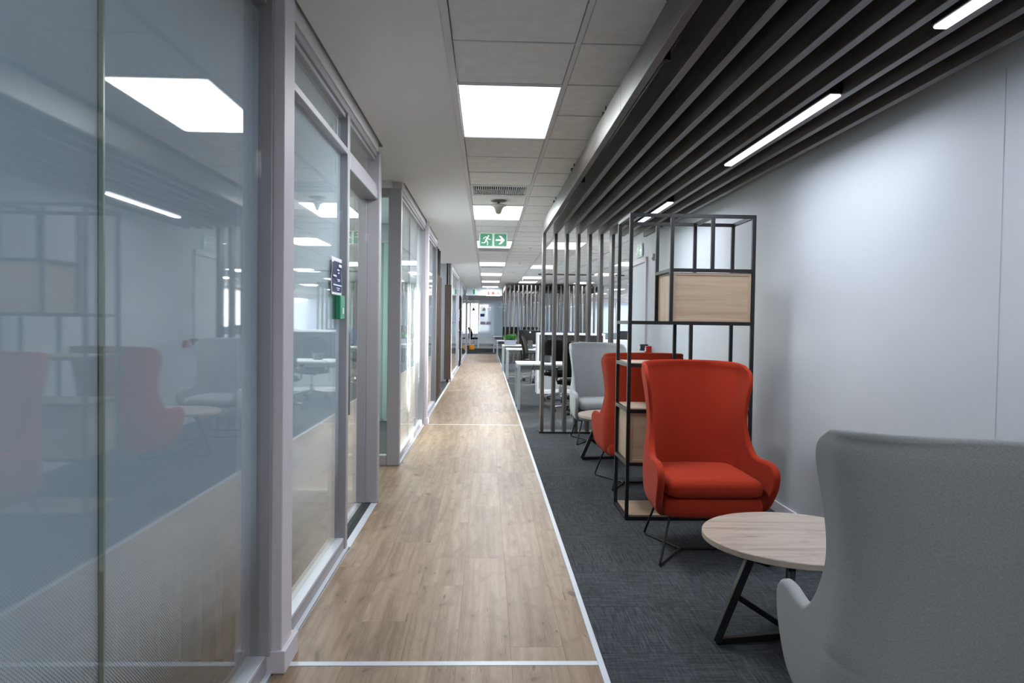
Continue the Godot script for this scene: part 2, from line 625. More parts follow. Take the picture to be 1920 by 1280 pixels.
# ------------------------------------------------------------------ the setting
func make_floor() -> void:
	var fl := setting("floor")
	span("screed", Vector3(-4.6, -0.16, 6.7), Vector3(9.3, -0.012, -46), M.plaster, fl)
	# planks, laid in staggered courses between two cross strips
	var edges := [-0.80, -0.55, -0.328, -0.106, 0.116, 0.338, 0.461]
	var cuts := [[6.5, -2.892], [-2.928, -9.727], [-9.763, -31.3]]
	for c in edges.size() - 1:
		var x0: float = edges[c]
		var x1: float = edges[c + 1]
		for part in cuts:
			var z: float = part[0]
			var first: float = [0.95, 0.33, 0.71, 1.08, 0.15, 0.55][c] * 1.2
			if part[0] < 0.0 and c == 4 and part[0] > -5.0:
				first = 0.132
			var ln: float = first
			while z > part[1] + 0.02:
				var e: float = maxf(z - ln, part[1])
				plank(fl, x0, x1, z, e)
				z = e
				ln = 1.2
	for k in 8:   # the side passage
		plank(fl, -0.80 - 0.222 * (k + 1), -0.80 - 0.222 * k, -5.56, -6.97)
	# strips between the floors
	span("edge_strip", Vector3(0.461, -0.012, 6.5), Vector3(0.487, 0.003, -31.3), M.strip_alu, fl, 0.0015)
	span("cross_strip", Vector3(-0.80, -0.012, -2.892), Vector3(0.461, 0.002, -2.928), M.strip_alu, fl, 0.001)
	span("cross_strip", Vector3(-0.80, -0.012, -9.727), Vector3(0.461, 0.002, -9.763), M.strip_alu, fl, 0.001)
	span("threshold_strip", Vector3(-0.845, -0.012, -4.42), Vector3(-0.80, 0.002, -5.5), M.strip_alu, fl, 0.001)
	# carpet tiles laid quarter turned; one sheet where they can no longer be told apart
	for row in 34:
		for col in 6:
			var z0 := 1.0 - 0.5 * row
			var x0 := 0.487 + 0.5 * col
			if z0 > -10.9 and x0 > 2.14:
				continue
			var x1 := minf(x0 + 0.5, 2.14) if z0 > -10.5 else x0 + 0.5
			var g := 2 if (row + col) % 2 == 0 else 0
			var off := Vector2((row * 7 + col * 3) % 5, (row * 3 + col) % 4) * 0.27
			span("carpet_tile", Vector3(x0 + 0.0006, -0.012, z0 - 0.0006), Vector3(x1 - 0.0006, 0.0, z0 - 0.4994), M.carpet, fl, 0.0012, g, off)
	for a in [[3.487, 9.2, -10.9, -46.0], [0.487, 3.487, -16.0, -46.0], [-0.85, 0.487, -31.3, -46.0], [-4.5, -0.845, 6.5, -5.56], [-4.5, -0.845, -6.97, -46.0], [-4.5, -2.576, -5.56, -6.97], [0.487, 2.14, 6.5, 1.0]]:
		span("carpet_sheet", Vector3(a[0], -0.012, a[2]), Vector3(a[1], -0.0005, a[3]), M.carpet_far, fl)


func plank(fl: Node, x0: float, x1: float, z0: float, z1: float) -> void:
	var off := Vector2(rng.randf_range(0.66, 1.54), rng.randf_range(0.14, 0.96))
	span("plank", Vector3(x0 + 0.0002, -0.012, z0 - 0.0002), Vector3(x1 - 0.0002, 0.0, z1 + 0.0002), M["oak_floor_%d" % rng.randi_range(0, 3)], fl, 0.0004, 2, off)


func make_ceiling() -> void:
	var ce := setting("ceiling")
	span("slab", Vector3(-4.6, 2.74, 6.7), Vector3(9.3, 2.95, -46), M.plaster, ce)
	# the plastered strip along the meeting rooms, and plain ceilings in the rooms
	span("plaster_strip", Vector3(-0.793, CEIL, 6.5), Vector3(-0.212, 2.74, -46), M.plaster, ce)
	span("room_ceiling", Vector3(-4.5, CEIL, 6.5), Vector3(-0.93, 2.74, -46), M.plaster, ce)
	span("edge_trim", Vector3(-0.212, CEIL - 0.006, 6.5), Vector3(-0.178, 2.70, -31), M.trim_bar, ce, 0.002)
	# a shadow groove runs between plaster and bulkhead over each glazed front; elsewhere it is filled
	for a in [[-5.6, -7.03], [-11.95, -17.0], [-21.6, -23.8], [-31.0, -46.0]]:
		span("plaster_infill", Vector3(-0.93, CEIL, a[0]), Vector3(-0.793, 2.74, a[1]), M.plaster, ce)
	# the black soffit above the timber slats
	span("black_soffit", Vector3(0.716, 2.655, 6.5), Vector3(2.14, 2.70, -8.9), M.dark_void, ce)
	# lay-in tiles and their bars
	var used := {}
	for p in panels():
		used["%d %d" % [p[0], p[1]]] = true
		used["%d %d" % [p[0], p[1] + 1]] = true
	for r in VENTS:
		used["0 %d" % r] = true
	var rest := MB.new()
	var many := 0
	var size := Vector3(TILE - 0.029, 0.02, TILE - 0.012)
	var shape := box_mesh(size, 0.003)
	for row in range(-18, 70):
		for col in 15:
			var at := Vector3(-0.19 + TILE * (col + 0.5), CEIL + 0.016, -4.08 - TILE * (row + 0.5))
			if used.has("%d %d" % [col, row]) or at.z < -45.5:
				continue
			if at.z > -8.7 and col > 1:
				continue
			if many < 300 and col < 7 and at.z < -2.0 and at.z > -30.0:
				put("ceiling_tile", shape, M.tile, ce, at)
				many += 1
			else:
				rest.box(at, size)
	tag(put("far_tiles", rest.done(), M.tile, ce), "", "", "", "stuff")
	for col in range(1, 16):
		var x := -0.19 + TILE * col
		span("main_bar", Vector3(x - 0.012, CEIL, 6.5 if col < 2 else -8.9), Vector3(x + 0.012, CEIL + 0.03, -45.8), M.grid_bar, ce)
	var cross := MB.new()
	var inside := {}
	for p in panels():
		inside["%d %d" % [p[0], p[1] + 1]] = true
	for row in range(-18, 70):
		var z := -4.08 - TILE * row
		for col in 15:
			if not inside.has("%d %d" % [col, row]) and not (z > -8.7 and col > 1):
				cross.box(Vector3(-0.19 + TILE * (col + 0.5), CEIL + 0.0125, z), Vector3(TILE - 0.024, 0.02, 0.015))
	tag(put("cross_bars", cross.done(), M.grid_bar, ce), "", "", "", "stuff")


const VENTS := [5, 15, 22]


func panels() -> Array:   # column, row, label
	var out := [
		[0, 0, "largest bright ceiling panel, nearest over the wood walkway"],
		[0, 7, "ceiling panel behind the hanging white bell detector"],
		[0, 13, "ceiling panel half hidden by the hanging green exit sign"],
		[0, 20, "ceiling panel over the walkway, first one past the green exit sign"],
		[0, 26, "ceiling panel over the walkway, second one past the green exit sign"],
		[0, 32, "ceiling panel over the walkway, third one past the green exit sign"],
		[0, -9, "ceiling panel behind the camera, over the start of the walkway"],
		[0, 38, "farthest ceiling panel, above the red fire sign"],
		[2, 13, "widest ceiling panel seen through the upright slats"],
		[2, 21, "second ceiling panel seen through the upright slats"],
		[2, 28, "third ceiling panel seen through the upright slats"],
		[2, 32, "small ceiling panel just before the far slatted canopy"],
		[5, 25, "ceiling panel at the right, seen past the last upright slat"],
		[5, 32, "thin far ceiling panel behind the rightmost slats"],
	]
	for a in [[5, 13], [5, 19], [8, 13], [8, 20], [8, 26], [8, 32], [11, 13], [11, 20], [11, 26], [11, 32], [5, 39], [8, 39], [2, 44], [5, 46], [8, 46]]:
		out.append([a[0], a[1], "ceiling panel out of sight of the walkway, over the open office"])
	return out


func make_vent(row: int, label: String) -> void:
	var o := thing("ceiling_vent", label, "vent", Vector3(-0.19 + TILE * 0.5, CEIL, -4.08 - TILE * (row + 0.5)), 0, "slotted air grilles in the ceiling")
	var f := MB.new()
	for s in [-1.0, 1.0]:
		f.box(Vector3(s * 0.278, 0.012, 0), Vector3(0.034, 0.016, 0.59), 0.002)
		f.box(Vector3(0, 0.012, s * 0.263), Vector3(0.522, 0.016, 0.064), 0.002)
	f.box(Vector3(0, 0.012, 0), Vector3(0.522, 0.014, 0.012))
	put("frame", f.done(), M.grid_bar, o)
	put("backing", box_mesh(Vector3(0.58, 0.008, 0.58)), M.dark_void, o, Vector3(0, 0.062, 0))
	for k in 25:
		put("slat", box_mesh(Vector3(0.008, 0.02, 0.462)), M.grid_bar, o, Vector3(-0.252 + k * 0.021, 0.02, 0))


# one glazed front: rails, jambs, panes with dot film
func glazed(n: int, z0: float, z1: float, jamb0: float, jamb1: float, joints: Array, transom := false, film := true, skip := []) -> Node3D:
	var o := setting("window_%d" % n)
	var a: Material = M.frame_alu
	var kick_end: float = skip[0] if skip else z1
	span("kick_rail", Vector3(-0.925, 0, z0), Vector3(-0.827, 0.066, kick_end), a, o, 0.002)
	span("floor_bead", Vector3(-0.827, 0, z0), Vector3(-0.806, 0.010, kick_end), M.strip_alu, o, 0.002)
	span("glazing_bead", Vector3(-0.90, 0.066, z0), Vector3(-0.829, 0.074, kick_end), M.strip_alu, o, 0.002)
	span("head_rail", Vector3(-0.925, 2.56, z0), Vector3(-0.82, 2.60, z1), a, o, 0.002)
	span("head_bead", Vector3(-0.90, 2.535, z0), Vector3(-0.835, 2.56, z1), a, o, 0.002)
	span("bulkhead", Vector3(-0.93, 2.60, z0), Vector3(-0.812, 2.72, z1), M.plaster, o)
	if jamb0 > 0.0:
		span("jamb", Vector3(-0.925, 0.07, z0), Vector3(-0.812, 2.56, z0 - jamb0), a, o, 0.004)
	if jamb1 > 0.0:
		span("jamb", Vector3(-0.925, 0.07, z1 + jamb1), Vector3(-0.812, 2.56, z1), a, o, 0.004)
	if transom:
		span("transom", Vector3(-0.925, 2.322, z0 - jamb0), Vector3(-0.82, 2.36, z1 + jamb1), a, o, 0.004)
	var zs := [z0 - jamb0] + joints + [z1 + jamb1]
	for z in joints:
		if z != -4.36:
			span("silicone_joint", Vector3(-0.861, 0.07, z + 0.004), Vector3(-0.851, 2.54, z - 0.004), M.silicone, o)
	for k in zs.size() - 1:
		var p := span("pane", Vector3(-0.861, 0.07, zs[k] - 0.004), Vector3(-0.851, 2.54, zs[k + 1] + 0.004), M.pane, o)
		if film:
			var ln: float = zs[k] - zs[k + 1] - 0.008
			var m := MB.new()
			var cz: float = (zs[k] + zs[k + 1]) / 2
			var u := ln / 0.0094
			m.vert(Vector3(0, -1.2, ln / 2), Vector3.RIGHT, Vector2(0, 1)); m.vert(Vector3(0, 1.2, ln / 2), Vector3.RIGHT, Vector2(0, 0))
			m.vert(Vector3(0, 1.2, -ln / 2), Vector3.RIGHT, Vector2(u, 0)); m.vert(Vector3(0, -1.2, -ln / 2), Vector3.RIGHT, Vector2(u, 1))
			m.quad(0, 1, 2, 3)
			put("dot_film", m.done(), M.dot_film, p, Vector3(-0.0075, 0, 0))
	return o


func nib(n: int, z0: float, z1: float) -> void:
	var o := setting("wall_nib_%d" % n)
	span("pier", Vector3(-0.95, 0, z0), Vector3(-0.773, CEIL, z1), M.nib_paint, o, 0.003)
	span("skirting", Vector3(-0.95, 0, z0 + 0.012), Vector3(-0.757, 0.088, z1 - 0.045), M.nib_paint, o, 0.003)


func make_left_side() -> void:
	glazed(1, 6.5, -2.838, 0.1, 0.02, [4.6, 2.5, 0.4, -1.675])
	nib(1, -2.838, -2.985)
	# the second room: fixed light, sliding glass door, corner post, glass end wall
	var w2 := glazed(2, -2.99, -5.5, 0.03, 0.0, [-4.36], true, true, [-4.42])
	var spare := w2.get_child(w2.get_child_count() - 1)
	w2.remove_child(spare)
	spare.free()
	span("mullion", Vector3(-0.925, 0, -4.36), Vector3(-0.818, 2.56, -4.42), M.frame_alu, w2, 0.004)
	span("pane", Vector3(-0.861, 2.36, -4.42), Vector3(-0.851, 2.54, -5.5), M.pane, w2)
	span("door_head", Vector3(-0.935, 2.25, -4.42), Vector3(-0.815, 2.324, -5.5), M.frame_alu, w2, 0.004)
	span("corner_post", Vector3(-0.893, 0, -5.5), Vector3(-0.80, 2.60, -5.6), M.frame_alu, w2, 0.006)
	span("door_jamb", Vector3(-0.985, 0, -5.49), Vector3(-0.893, 2.515, -5.58), M.frame_alu, w2, 0.004)
	var d1 := setting("door_1", Vector3(-0.884, 0, -4.9), "frameless sliding glass door")
	span("leaf", Vector3(-0.005, 0.012, 0.55), Vector3(0.005, 2.25, -0.59), M.pane, d1)
	for s in [-1.0, 1.0]:
		var h := MB.new()
		h.tube([Vector3(s * 0.034, 0.775, 0.31), Vector3(s * 0.034, 1.285, 0.31)], 0.0105, 12)
		for y in [0.85, 1.21]:
			h.tube([Vector3(s * 0.005, y, 0.31), Vector3(s * 0.034, y, 0.31)], 0.006, 8)
		put("pull_handle", h.done(), M.brushed, d1)
	transverse_glass(3, -5.54)
	var w4 := transverse_glass(4, -6.98)
	span("corner_post", Vector3(-0.925, 0, -6.93), Vector3(-0.808, 2.59, -7.03), M.frame_alu, w4, 0.006)
	glazed(5, -7.03, -9.71, 0.0, 0.025, [-8.17, -9.01])
	nib(2, -9.715, -9.86)
	glazed(6, -9.865, -11.95, 0.025, 0.03, [-10.9])
	# room walls behind the fronts
	shell_wall("wall_left", Vector3(-4.55, 0, 6.5), Vector3(-4.4, CEIL, -46), M.wall_white)
	shell_wall("wall_party_1", Vector3(-4.4, 0, -2.95), Vector3(-0.95, CEIL, -3.06), M.wall_white)
	shell_wall("wall_party_2", Vector3(-4.4, 0, -10.05), Vector3(-0.93, CEIL, -10.16), M.wall_white)
	shell_wall("wall_party_3", Vector3(-4.4, 0, -11.95), Vector3(-0.83, CEIL, -12.08), M.wall_white)
	# upright fins on the party wall of the first room; pleated mint blind in the third
	var fins := thing("fin_panel", "row of upright taupe fins seen dimly behind the nearest glass", "wall panel", Vector3(-2.6, 0, -2.95))
	for k in 42:
		put("fin", box_mesh(Vector3(0.04, 2.44, 0.05), 0.003), M.taupe_fin, fins, Vector3(1.6 - k * 0.08, 1.225, 0.026))
	var bl := thing("vertical_blind", "pale mint vertical blind behind the green-tinted glass", "blind", Vector3(-2.6, 0, -10.02))
	span("head_track", Vector3(-1.7, 2.40, -0.02), Vector3(1.6, 2.45, 0.04), M.frame_alu, bl)
	for k in 33:
		put("slat", box_mesh(Vector3(0.098, 2.36, 0.004)), M.mint_blind, bl, Vector3(1.55 - k * 0.1, 1.22, 0.03), Basis(Vector3.UP, 0.5))
	# daylight windows in the outer wall of the third room are covered by a ceiling light that is on
	var rl := thing("room_light", "square ceiling panel inside the green-tinted meeting room", "ceiling light", Vector3(-2.6, CEIL, -8.5))
	put("diffuser", box_mesh(Vector3(1.15, 0.012, 0.56)), M.panel_light, rl, Vector3(0, -0.008, 0))
	lamp("panel_glow", Vector3(0, -0.016, 0), Vector2(1.1, 0.54), 13.0, Color(0.95, 1.0, 0.98), rl)
	for q in [[-2.4, -19.3, "ceiling panel in the glazed room past the broad timber blade"], [-2.4, -27.0, "ceiling panel in the last glazed room on the left"], [-2.6, -14.2, "ceiling panel behind the recess of timber blades"]]:
		var r2 := thing("room_light", q[2], "ceiling light", Vector3(q[0], CEIL, q[1]))
		put("diffuser", box_mesh(Vector3(0.56, 0.012, 1.15)), M.panel_light, r2, Vector3(0, -0.008, 0))
		lamp("panel_glow", Vector3(0, -0.018, 0), Vector2(0.54, 1.1), PANEL_ENERGY, Color(0.96, 0.98, 1.0), r2)
	far_left()


func transverse_glass(n: int, z: float) -> Node3D:
	var o := setting("window_%d" % n)
	span("kick_rail", Vector3(-4.4, 0, z + 0.045), Vector3(-0.985 if n == 3 else -0.925, 0.095, z - 0.045), M.frame_alu, o, 0.004)
	span("head_rail", Vector3(-4.4, 2.515, z + 0.045), Vector3(-0.893 if n == 3 else -0.925, 2.59, z - 0.045), M.frame_alu, o, 0.004)
	span("bulkhead", Vector3(-4.4, 2.59, z + 0.05), Vector3(-0.9, CEIL, z - 0.05), M.plaster, o)
	for a in [[-2.3, -0.985 if n == 3 else -0.925], [-3.6, -2.3], [-4.4, -3.6]]:
		span("pane", Vector3(a[0] + 0.004, 0.095, z + 0.005), Vector3(a[1] - 0.002, 2.515, z - 0.005), M.pane, o)
	return o


func far_left() -> void:
	# a recess with timber blades hung on black posts
	shell_wall("wall_recess", Vector3(-1.75, 0, -12.08), Vector3(-1.6, CEIL, -16.75), M.wall_white)
	var k := 0
	for b in [[-0.905, -12.55], [-0.905, -12.92], [-0.905, -13.29], [-0.905, -13.66]]:
		var o := thing("timber_blade", ["nearest of four dark timber blades in a row", "second of four dark timber blades in a row", "third of four dark timber blades in a row", "farthest of four dark timber blades in a row"][k], "timber blade", Vector3(b[0], 0, b[1]), 0, "tall timber blades on black posts")
		put("blade", box_mesh(Vector3(0.13, 2.13, 0.04), 0.003, 1), M.blade_wood, o, Vector3(0, 1.10, 0))
		put("post", box_mesh(Vector3(0.035, CEIL, 0.03), 0.002), M.black_steel, o, Vector3(0.02, CEIL / 2, -0.036))
		k += 1
	var o2 := thing("timber_blade", "broad brown timber blade turned face on to the walkway", "timber blade", Vector3(-0.872, 0, -16.6), 0, "tall timber blades on black posts")
	put("blade", box_mesh(Vector3(0.146, 2.12, 0.04), 0.003, 1), M.blade_wood, o2, Vector3(0, 1.12, 0))
	put("post", box_mesh(Vector3(0.04, 0.5, 0.03), 0.002), M.black_steel, o2, Vector3(-0.02, 2.41, -0.036))
	put("post", box_mesh(Vector3(0.025, 0.5, 0.03), 0.002), M.black_steel, o2, Vector3(0.03, 2.41, -0.036))
	put("foot", box_mesh(Vector3(0.05, 0.06, 0.04), 0.002), M.black_steel, o2, Vector3(0, 0.03, 0))
	var n3 := setting("wall_nib_3")
	span("pier", Vector3(-1.75, 0, -16.75), Vector3(-0.80, CEIL, -17.0), M.wall_white, n3)
	span("skirting", Vector3(-0.83, 0, -16.738), Vector3(-0.788, 0.09, -17.01), M.nib_paint, n3, 0.003)
	glazed(7, -17.0, -21.6, 0.06, 0.1, [-18.5, -20.0])
	shell_wall("wall_nib_4", Vector3(-1.75, 0, -21.6), Vector3(-0.93, CEIL, -21.8), M.wall_white)
	shell_wall("wall_recess_2", Vector3(-1.75, 0, -21.8), Vector3(-0.98, CEIL, -23.6), M.wall_white)
	shell_wall("wall_nib_5", Vector3(-1.75, 0, -23.6), Vector3(-0.80, CEIL, -23.8), M.wall_white)
	glazed(8, -23.8, -31.0, 0.1, 0.12, [-26.0, -28.4])
	# a black steel shelf with boxes in the second recess
	var s := thing("steel_shelf", "tall narrow black steel shelf far along the left wall", "shelf", Vector3(-0.878, 0, -22.9))
	for x in [-0.065, 0.065]:
		for z in [-0.4, 0.4]:
			put("post", box_mesh(Vector3(0.03, 2.15, 0.03)), M.black_steel, s, Vector3(x, 1.075, z))
	for y in [0.06, 0.12, 0.55, 1.05, 1.45, 1.75, 2.135]:
		put("rail_frame", box_mesh(Vector3(0.16, 0.03, 0.83)), M.black_steel, s, Vector3(0, y, 0))
	put("box_panel", box_mesh(Vector3(0.11, 0.46, 0.74)), M.oak_box, s, Vector3(0, 0.8, 0))
	put("box_panel", box_mesh(Vector3(0.11, 0.27, 0.74)), M.black_plastic, s, Vector3(0, 1.25, 0))
	put("box_panel", box_mesh(Vector3(0.11, 0.355, 0.74)), M.black_plastic, s, Vector3(0, 1.942, 0))


func make_right_side() -> void:
	shell_wall("wall_right", Vector3(2.14, 0, 6.5), Vector3(2.32, CEIL, -10.95), M.wall_white)
	var bb := put("baseboard_right", box_mesh(Vector3(0.014, 0.08, 16.2), 0.003), M.nib_paint, null, Vector3(2.133, 0.04, -1.6))
	tag(bb, "", "", "", "structure")
	var wa := setting("trim_1")
	span("wall_seam", Vector3(2.137, 0.08, -3.018), Vector3(2.142, 2.44, -3.022), M.wall_white, wa, 0.001)
	# the door in the far part of the right wall, its frame proud of the plaster
	var d := setting("door_2", Vector3(2.14, 0, -10.3), "pale flush door in white frame on the right wall")
	span("leaf", Vector3(-0.008, 0.006, 0.42), Vector3(0.0, 2.18, -0.50), M.wall_white, d, 0.001)
	for z in [0.45, -0.53]:
		span("architrave", Vector3(-0.026, 0, z + 0.03), Vector3(0.0, 2.26, z - 0.03), M.nib_paint, d, 0.002)
	span("architrave", Vector3(-0.026, 2.2, 0.48), Vector3(0.0, 2.26, -0.56), M.nib_paint, d, 0.002)
	# back walls that close the place behind the camera and round the open office
	shell_wall("wall_back", Vector3(-4.55, 0, 6.5), Vector3(2.32, CEIL, 6.65), M.wall_white)
	shell_wall("wall_office_near", Vector3(2.32, 0, -10.75), Vector3(9.2, CEIL, -10.95), M.wall_white)
	window_wall()
	far_end()


func window_wall() -> void:
	# the outer wall on the far right: sill, head, mullions, panes; white blinds drawn but for a few gaps
	var o := setting("window_9", Vector3(9.0, 0, 0))
	span("sill_wall", Vector3(0, 0, -10.95), Vector3(0.2, 0.45, -45.9), M.wall_white, o)
	span("head_wall", Vector3(-0.02, 2.58, -10.95), Vector3(0.2, 2.76, -45.9), M.wall_white, o)
	span("end_wall", Vector3(0.0, 0.45, -10.95), Vector3(0.2, 2.58, -11.4), M.wall_white, o)
	span("end_wall", Vector3(0.0, 0.45, -44.4), Vector3(0.2, 2.58, -45.9), M.wall_white, o)
	var z := -11.4
	while z > -44.0:
		span("mullion", Vector3(0.04, 0.45, z + 0.02), Vector3(0.14, 2.58, z - 0.02), M.frame_alu, o)
		span("pane", Vector3(0.085, 0.45, z - 0.02), Vector3(0.095, 2.58, maxf(z - 3.58, -44.4)), M.pane, o)
		z -= 3.6
	var gaps := [[-17.33, -17.70, 1.2], [-18.16, -18.80, 1.45], [-19.18, -19.29, 0.84], [-23.66, -23.76, 0.84], [-24.40, -24.50, 0.84], [-26.35, -26.45, 0.84], [-27.15, -27.24, 0.84]]
	var from := -11.2
	for g in gaps:
		roller_blind(from, g[0], 0.43)
		if g[2] > 0.9:
			span("ledge_screen", Vector3(-0.04, 0.43, g[0]), Vector3(0.0, g[2], g[1]), M.divider_grey, o)
		from = g[1]
	roller_blind(from, -44.45, 0.43)


func roller_blind(z0: float, z1: float, y0: float) -> void:
	var n := maxi(1, roundi(absf(z1 - z0) / 2.2))
	for k in n:
		var a := lerpf(z0, z1, k / float(n))
		var b := lerpf(z0, z1, (k + 1) / float(n))
		var o := thing("roller_blind", "white blind drawn down over the windows at the far right", "blind", Vector3(8.94, 0, (a + b) / 2), 0, "white blinds on the far right windows")
		put("fabric", box_mesh(Vector3(0.006, 2.6 - y0, absf(b - a))), M.blind, o, Vector3(0, (2.6 + y0) / 2, 0))
		put("bottom_bar", box_mesh(Vector3(0.02, 0.03, absf(b - a) - 0.01)), M.frame_alu, o, Vector3(0, y0, 0))


func far_end() -> void:
	# a dropped beam, then a glazed front at the end of the walkway with a bright room behind
	shell_wall("wall_downstand", Vector3(-0.80, 2.37, -28.35), Vector3(0.58, CEIL, -28.6), M.wall_white)
	var g := setting("window_10", Vector3(0, 0, -38))
	var xs := [-0.85, -0.42, 1.3, 3.1, 4.9, 6.7, 9.0]
	span("kick_rail", Vector3(-0.85, 0, 0.04), Vector3(9.0, 0.12, -0.04), M.frame_alu, g)
	span("head_rail", Vector3(-4.4, 2.45, 0.05), Vector3(9.0, CEIL, -0.05), M.frame_alu, g)
	for k in xs.size():
		span("mullion", Vector3(xs[k] - 0.03, 0.0, 0.045), Vector3(xs[k] + 0.03, 2.45, -0.045), M.cabinet_white, g)
		if k < xs.size() - 1 and k > 0:
			var p := span("pane", Vector3(xs[k] + 0.03, 0.12, 0.005), Vector3(xs[k + 1] - 0.03, 2.45, -0.005), M.pane, g)
			var ln: float = xs[k + 1] - xs[k] - 0.07
			var m := MB.new()
			var u := ln / 0.0094
			m.vert(Vector3(-ln / 2, -1.16, 0), Vector3.BACK, Vector2(0, 1)); m.vert(Vector3(-ln / 2, 1.16, 0), Vector3.BACK, Vector2(0, 0))
			m.vert(Vector3(ln / 2, 1.16, 0), Vector3.BACK, Vector2(u, 0)); m.vert(Vector3(ln / 2, -1.16, 0), Vector3.BACK, Vector2(u, 1))
			m.quad(0, 1, 2, 3)
			put("dot_film", m.done(), M.dot_film, p, Vector3(0, 0, -0.0075))
	shell_wall("wall_far", Vector3(-4.55, 0, -45.85), Vector3(9.2, 0.75, -46), M.wall_white)
	shell_wall("wall_far_head", Vector3(-4.55, 2.45, -45.85), Vector3(9.2, CEIL + 0.1, -46), M.wall_white)
	var w := setting("window_11", Vector3(0, 0, -45.9))
	for x in [-4.4, -2.0, 0.4, 2.8, 5.2, 7.6, 9.1]:
		span("mullion", Vector3(x - 0.12, 0.75, 0.05), Vector3(x + 0.12, 2.45, -0.05), M.wall_white, w)
	for k in 6:
		var x: float = -4.4 + 2.4 * k
		span("pane", Vector3(x + 0.1, 0.75, 0.005), Vector3(minf(x + 2.3, 9.1), 2.45, -0.005), M.pane, w)
	span("end_panel", Vector3(7.5, 0.75, 0.06), Vector3(9.1, 2.45, -0.06), M.wall_white, w)
	var k2 := 0
	for x in [-3.2, -0.8, 1.6, 4.0, 6.4]:
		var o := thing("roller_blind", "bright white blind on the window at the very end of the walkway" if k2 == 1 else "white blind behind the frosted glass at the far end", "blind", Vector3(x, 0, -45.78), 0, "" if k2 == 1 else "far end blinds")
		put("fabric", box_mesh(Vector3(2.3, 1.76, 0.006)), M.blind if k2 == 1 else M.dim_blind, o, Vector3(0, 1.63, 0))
		put("cassette", box_mesh(Vector3(2.34, 0.09, 0.07), 0.01), M.frame_alu, o, Vector3(0, 2.55, -0.03))
		put("bottom_bar", box_mesh(Vector3(2.3, 0.03, 0.02)), M.frame_alu, o, Vector3(0, 0.75, 0))
		k2 += 1
	# lights of the end room
	for x in [-2.0, 1.5, 5.0]:
		var rl := thing("room_light", ["ceiling panel in the end room behind the open doorway", "ceiling panel in the end room behind the frosted middle pane", "ceiling panel in the end room behind the far right panes"][int((x + 2.0) / 3.5)], "ceiling light", Vector3(x, CEIL, -42.0))
		put("diffuser", box_mesh(Vector3(0.56, 0.012, 1.15)), M.panel_light, rl, Vector3(0, -0.008, 0))
		lamp("panel_glow", Vector3(0, -0.016, 0), Vector2(0.54, 1.1), PANEL_ENERGY * 0.8, Color(0.96, 0.98, 1.0), rl)


# ------------------------------------------------------------------ the slatted canopy
func canopy(x0: float, pitch: float, count: int, z_near: float, z_far: float, posts_far: int, posts_near: int, label: String) -> void:
	var o := thing("slatted_canopy", label, "slatted canopy", Vector3(x0, 0, z_far))
	var ln := z_near - z_far
	for k in count:
		var m := MB.new()
		var off := Vector2(k * 0.37, k * 0.11)
		# joints where two lengths meet
		var cut := 0.0
		while cut < ln:
			var e := minf(cut + 2.7, ln)
			m.box(Vector3(0.019, 2.525, (cut + e) / 2), Vector3(0.038, 0.15, e - cut - 0.002), 0.0015, 2, off + Vector2(cut * 0.3, 0))
			cut = e
		if k < posts_far:
			m.box(Vector3(0.019, 1.232, 0.09), Vector3(0.038, 2.436, 0.18), 0.0015, 1, off)
		if k < posts_near:
			m.box(Vector3(0.019, 1.232, ln - 0.09), Vector3(0.038, 2.436, 0.18), 0.0015, 1, off)
		put("slat", m.done(), M.baffle_wood, o, Vector3(k * pitch, 0, 0))
	if posts_far:
		span("base_rail", Vector3(-0.015, 0, -0.005), Vector3((posts_far - 1) * pitch + 0.05, 0.022, 0.185), M.black_plastic, o, 0.002)
	if posts_near:
		span("base_rail", Vector3(-0.015, 0, ln - 0.185), Vector3((posts_near - 1) * pitch + 0.05, 0.022, ln + 0.005), M.black_plastic, o, 0.002)
	var h := MB.new()
	h.tube([Vector3(0, 0, 0), Vector3(0, 0.055, 0)], 0.005, 6)
	h.box(Vector3(0, 0.007, 0), Vector3(0.05, 0.02, 0.03))
	var hanger := h.done()
	for z in range(1, int(ln / 1.6) + 1):
		for k in range(0, count, 3):
			put("hanger", hanger, M.black_plastic, o, Vector3(k * pitch + 0.019, 2.6, z * 1.6))
	# small bare lamp holders between the first slats
	if posts_near == 0:
		for z in [3.2, 6.0]:
			var s := MB.new()
			s.lathe([Vector2(0.0, 2.50), Vector2(0.022, 2.505), Vector2(0.022, 2.60), Vector2(0.012, 2.61), Vector2(0.012, 2.655)], 12, Vector3(0.088, 0, z))
			put("lamp_holder", s.done(), M.black_plastic, o)


# ------------------------------------------------------------------ lounge furniture
func pl(table: Array, x: float) -> float:   # smooth curve through [x, y] pairs
	if x <= table[0][0]:
		return table[0][1]
	for k in table.size() - 1:
		if x <= table[k + 1][0]:
			var p0: float = table[maxi(k - 1, 0)][1]
			var p1: float = table[k][1]
			var p2: float = table[k + 1][1]
			var p3: float = table[mini(k + 2, table.size() - 1)][1]
			var d: float = table[k + 1][0] - table[k][0]
			var m1: float = (p2 - p0) / (table[k + 1][0] - table[maxi(k - 1, 0)][0]) * d
			var m2: float = (p3 - p1) / (table[mini(k + 2, table.size() - 1)][0] - table[k][0]) * d
			var u: float = (x - table[k][0]) / d
			return (2 * u ** 3 - 3 * u ** 2 + 1) * p1 + (u ** 3 - 2 * u ** 2 + u) * m1 + (-2 * u ** 3 + 3 * u ** 2) * p2 + (u ** 3 - u ** 2) * m2
	return table[-1][1]


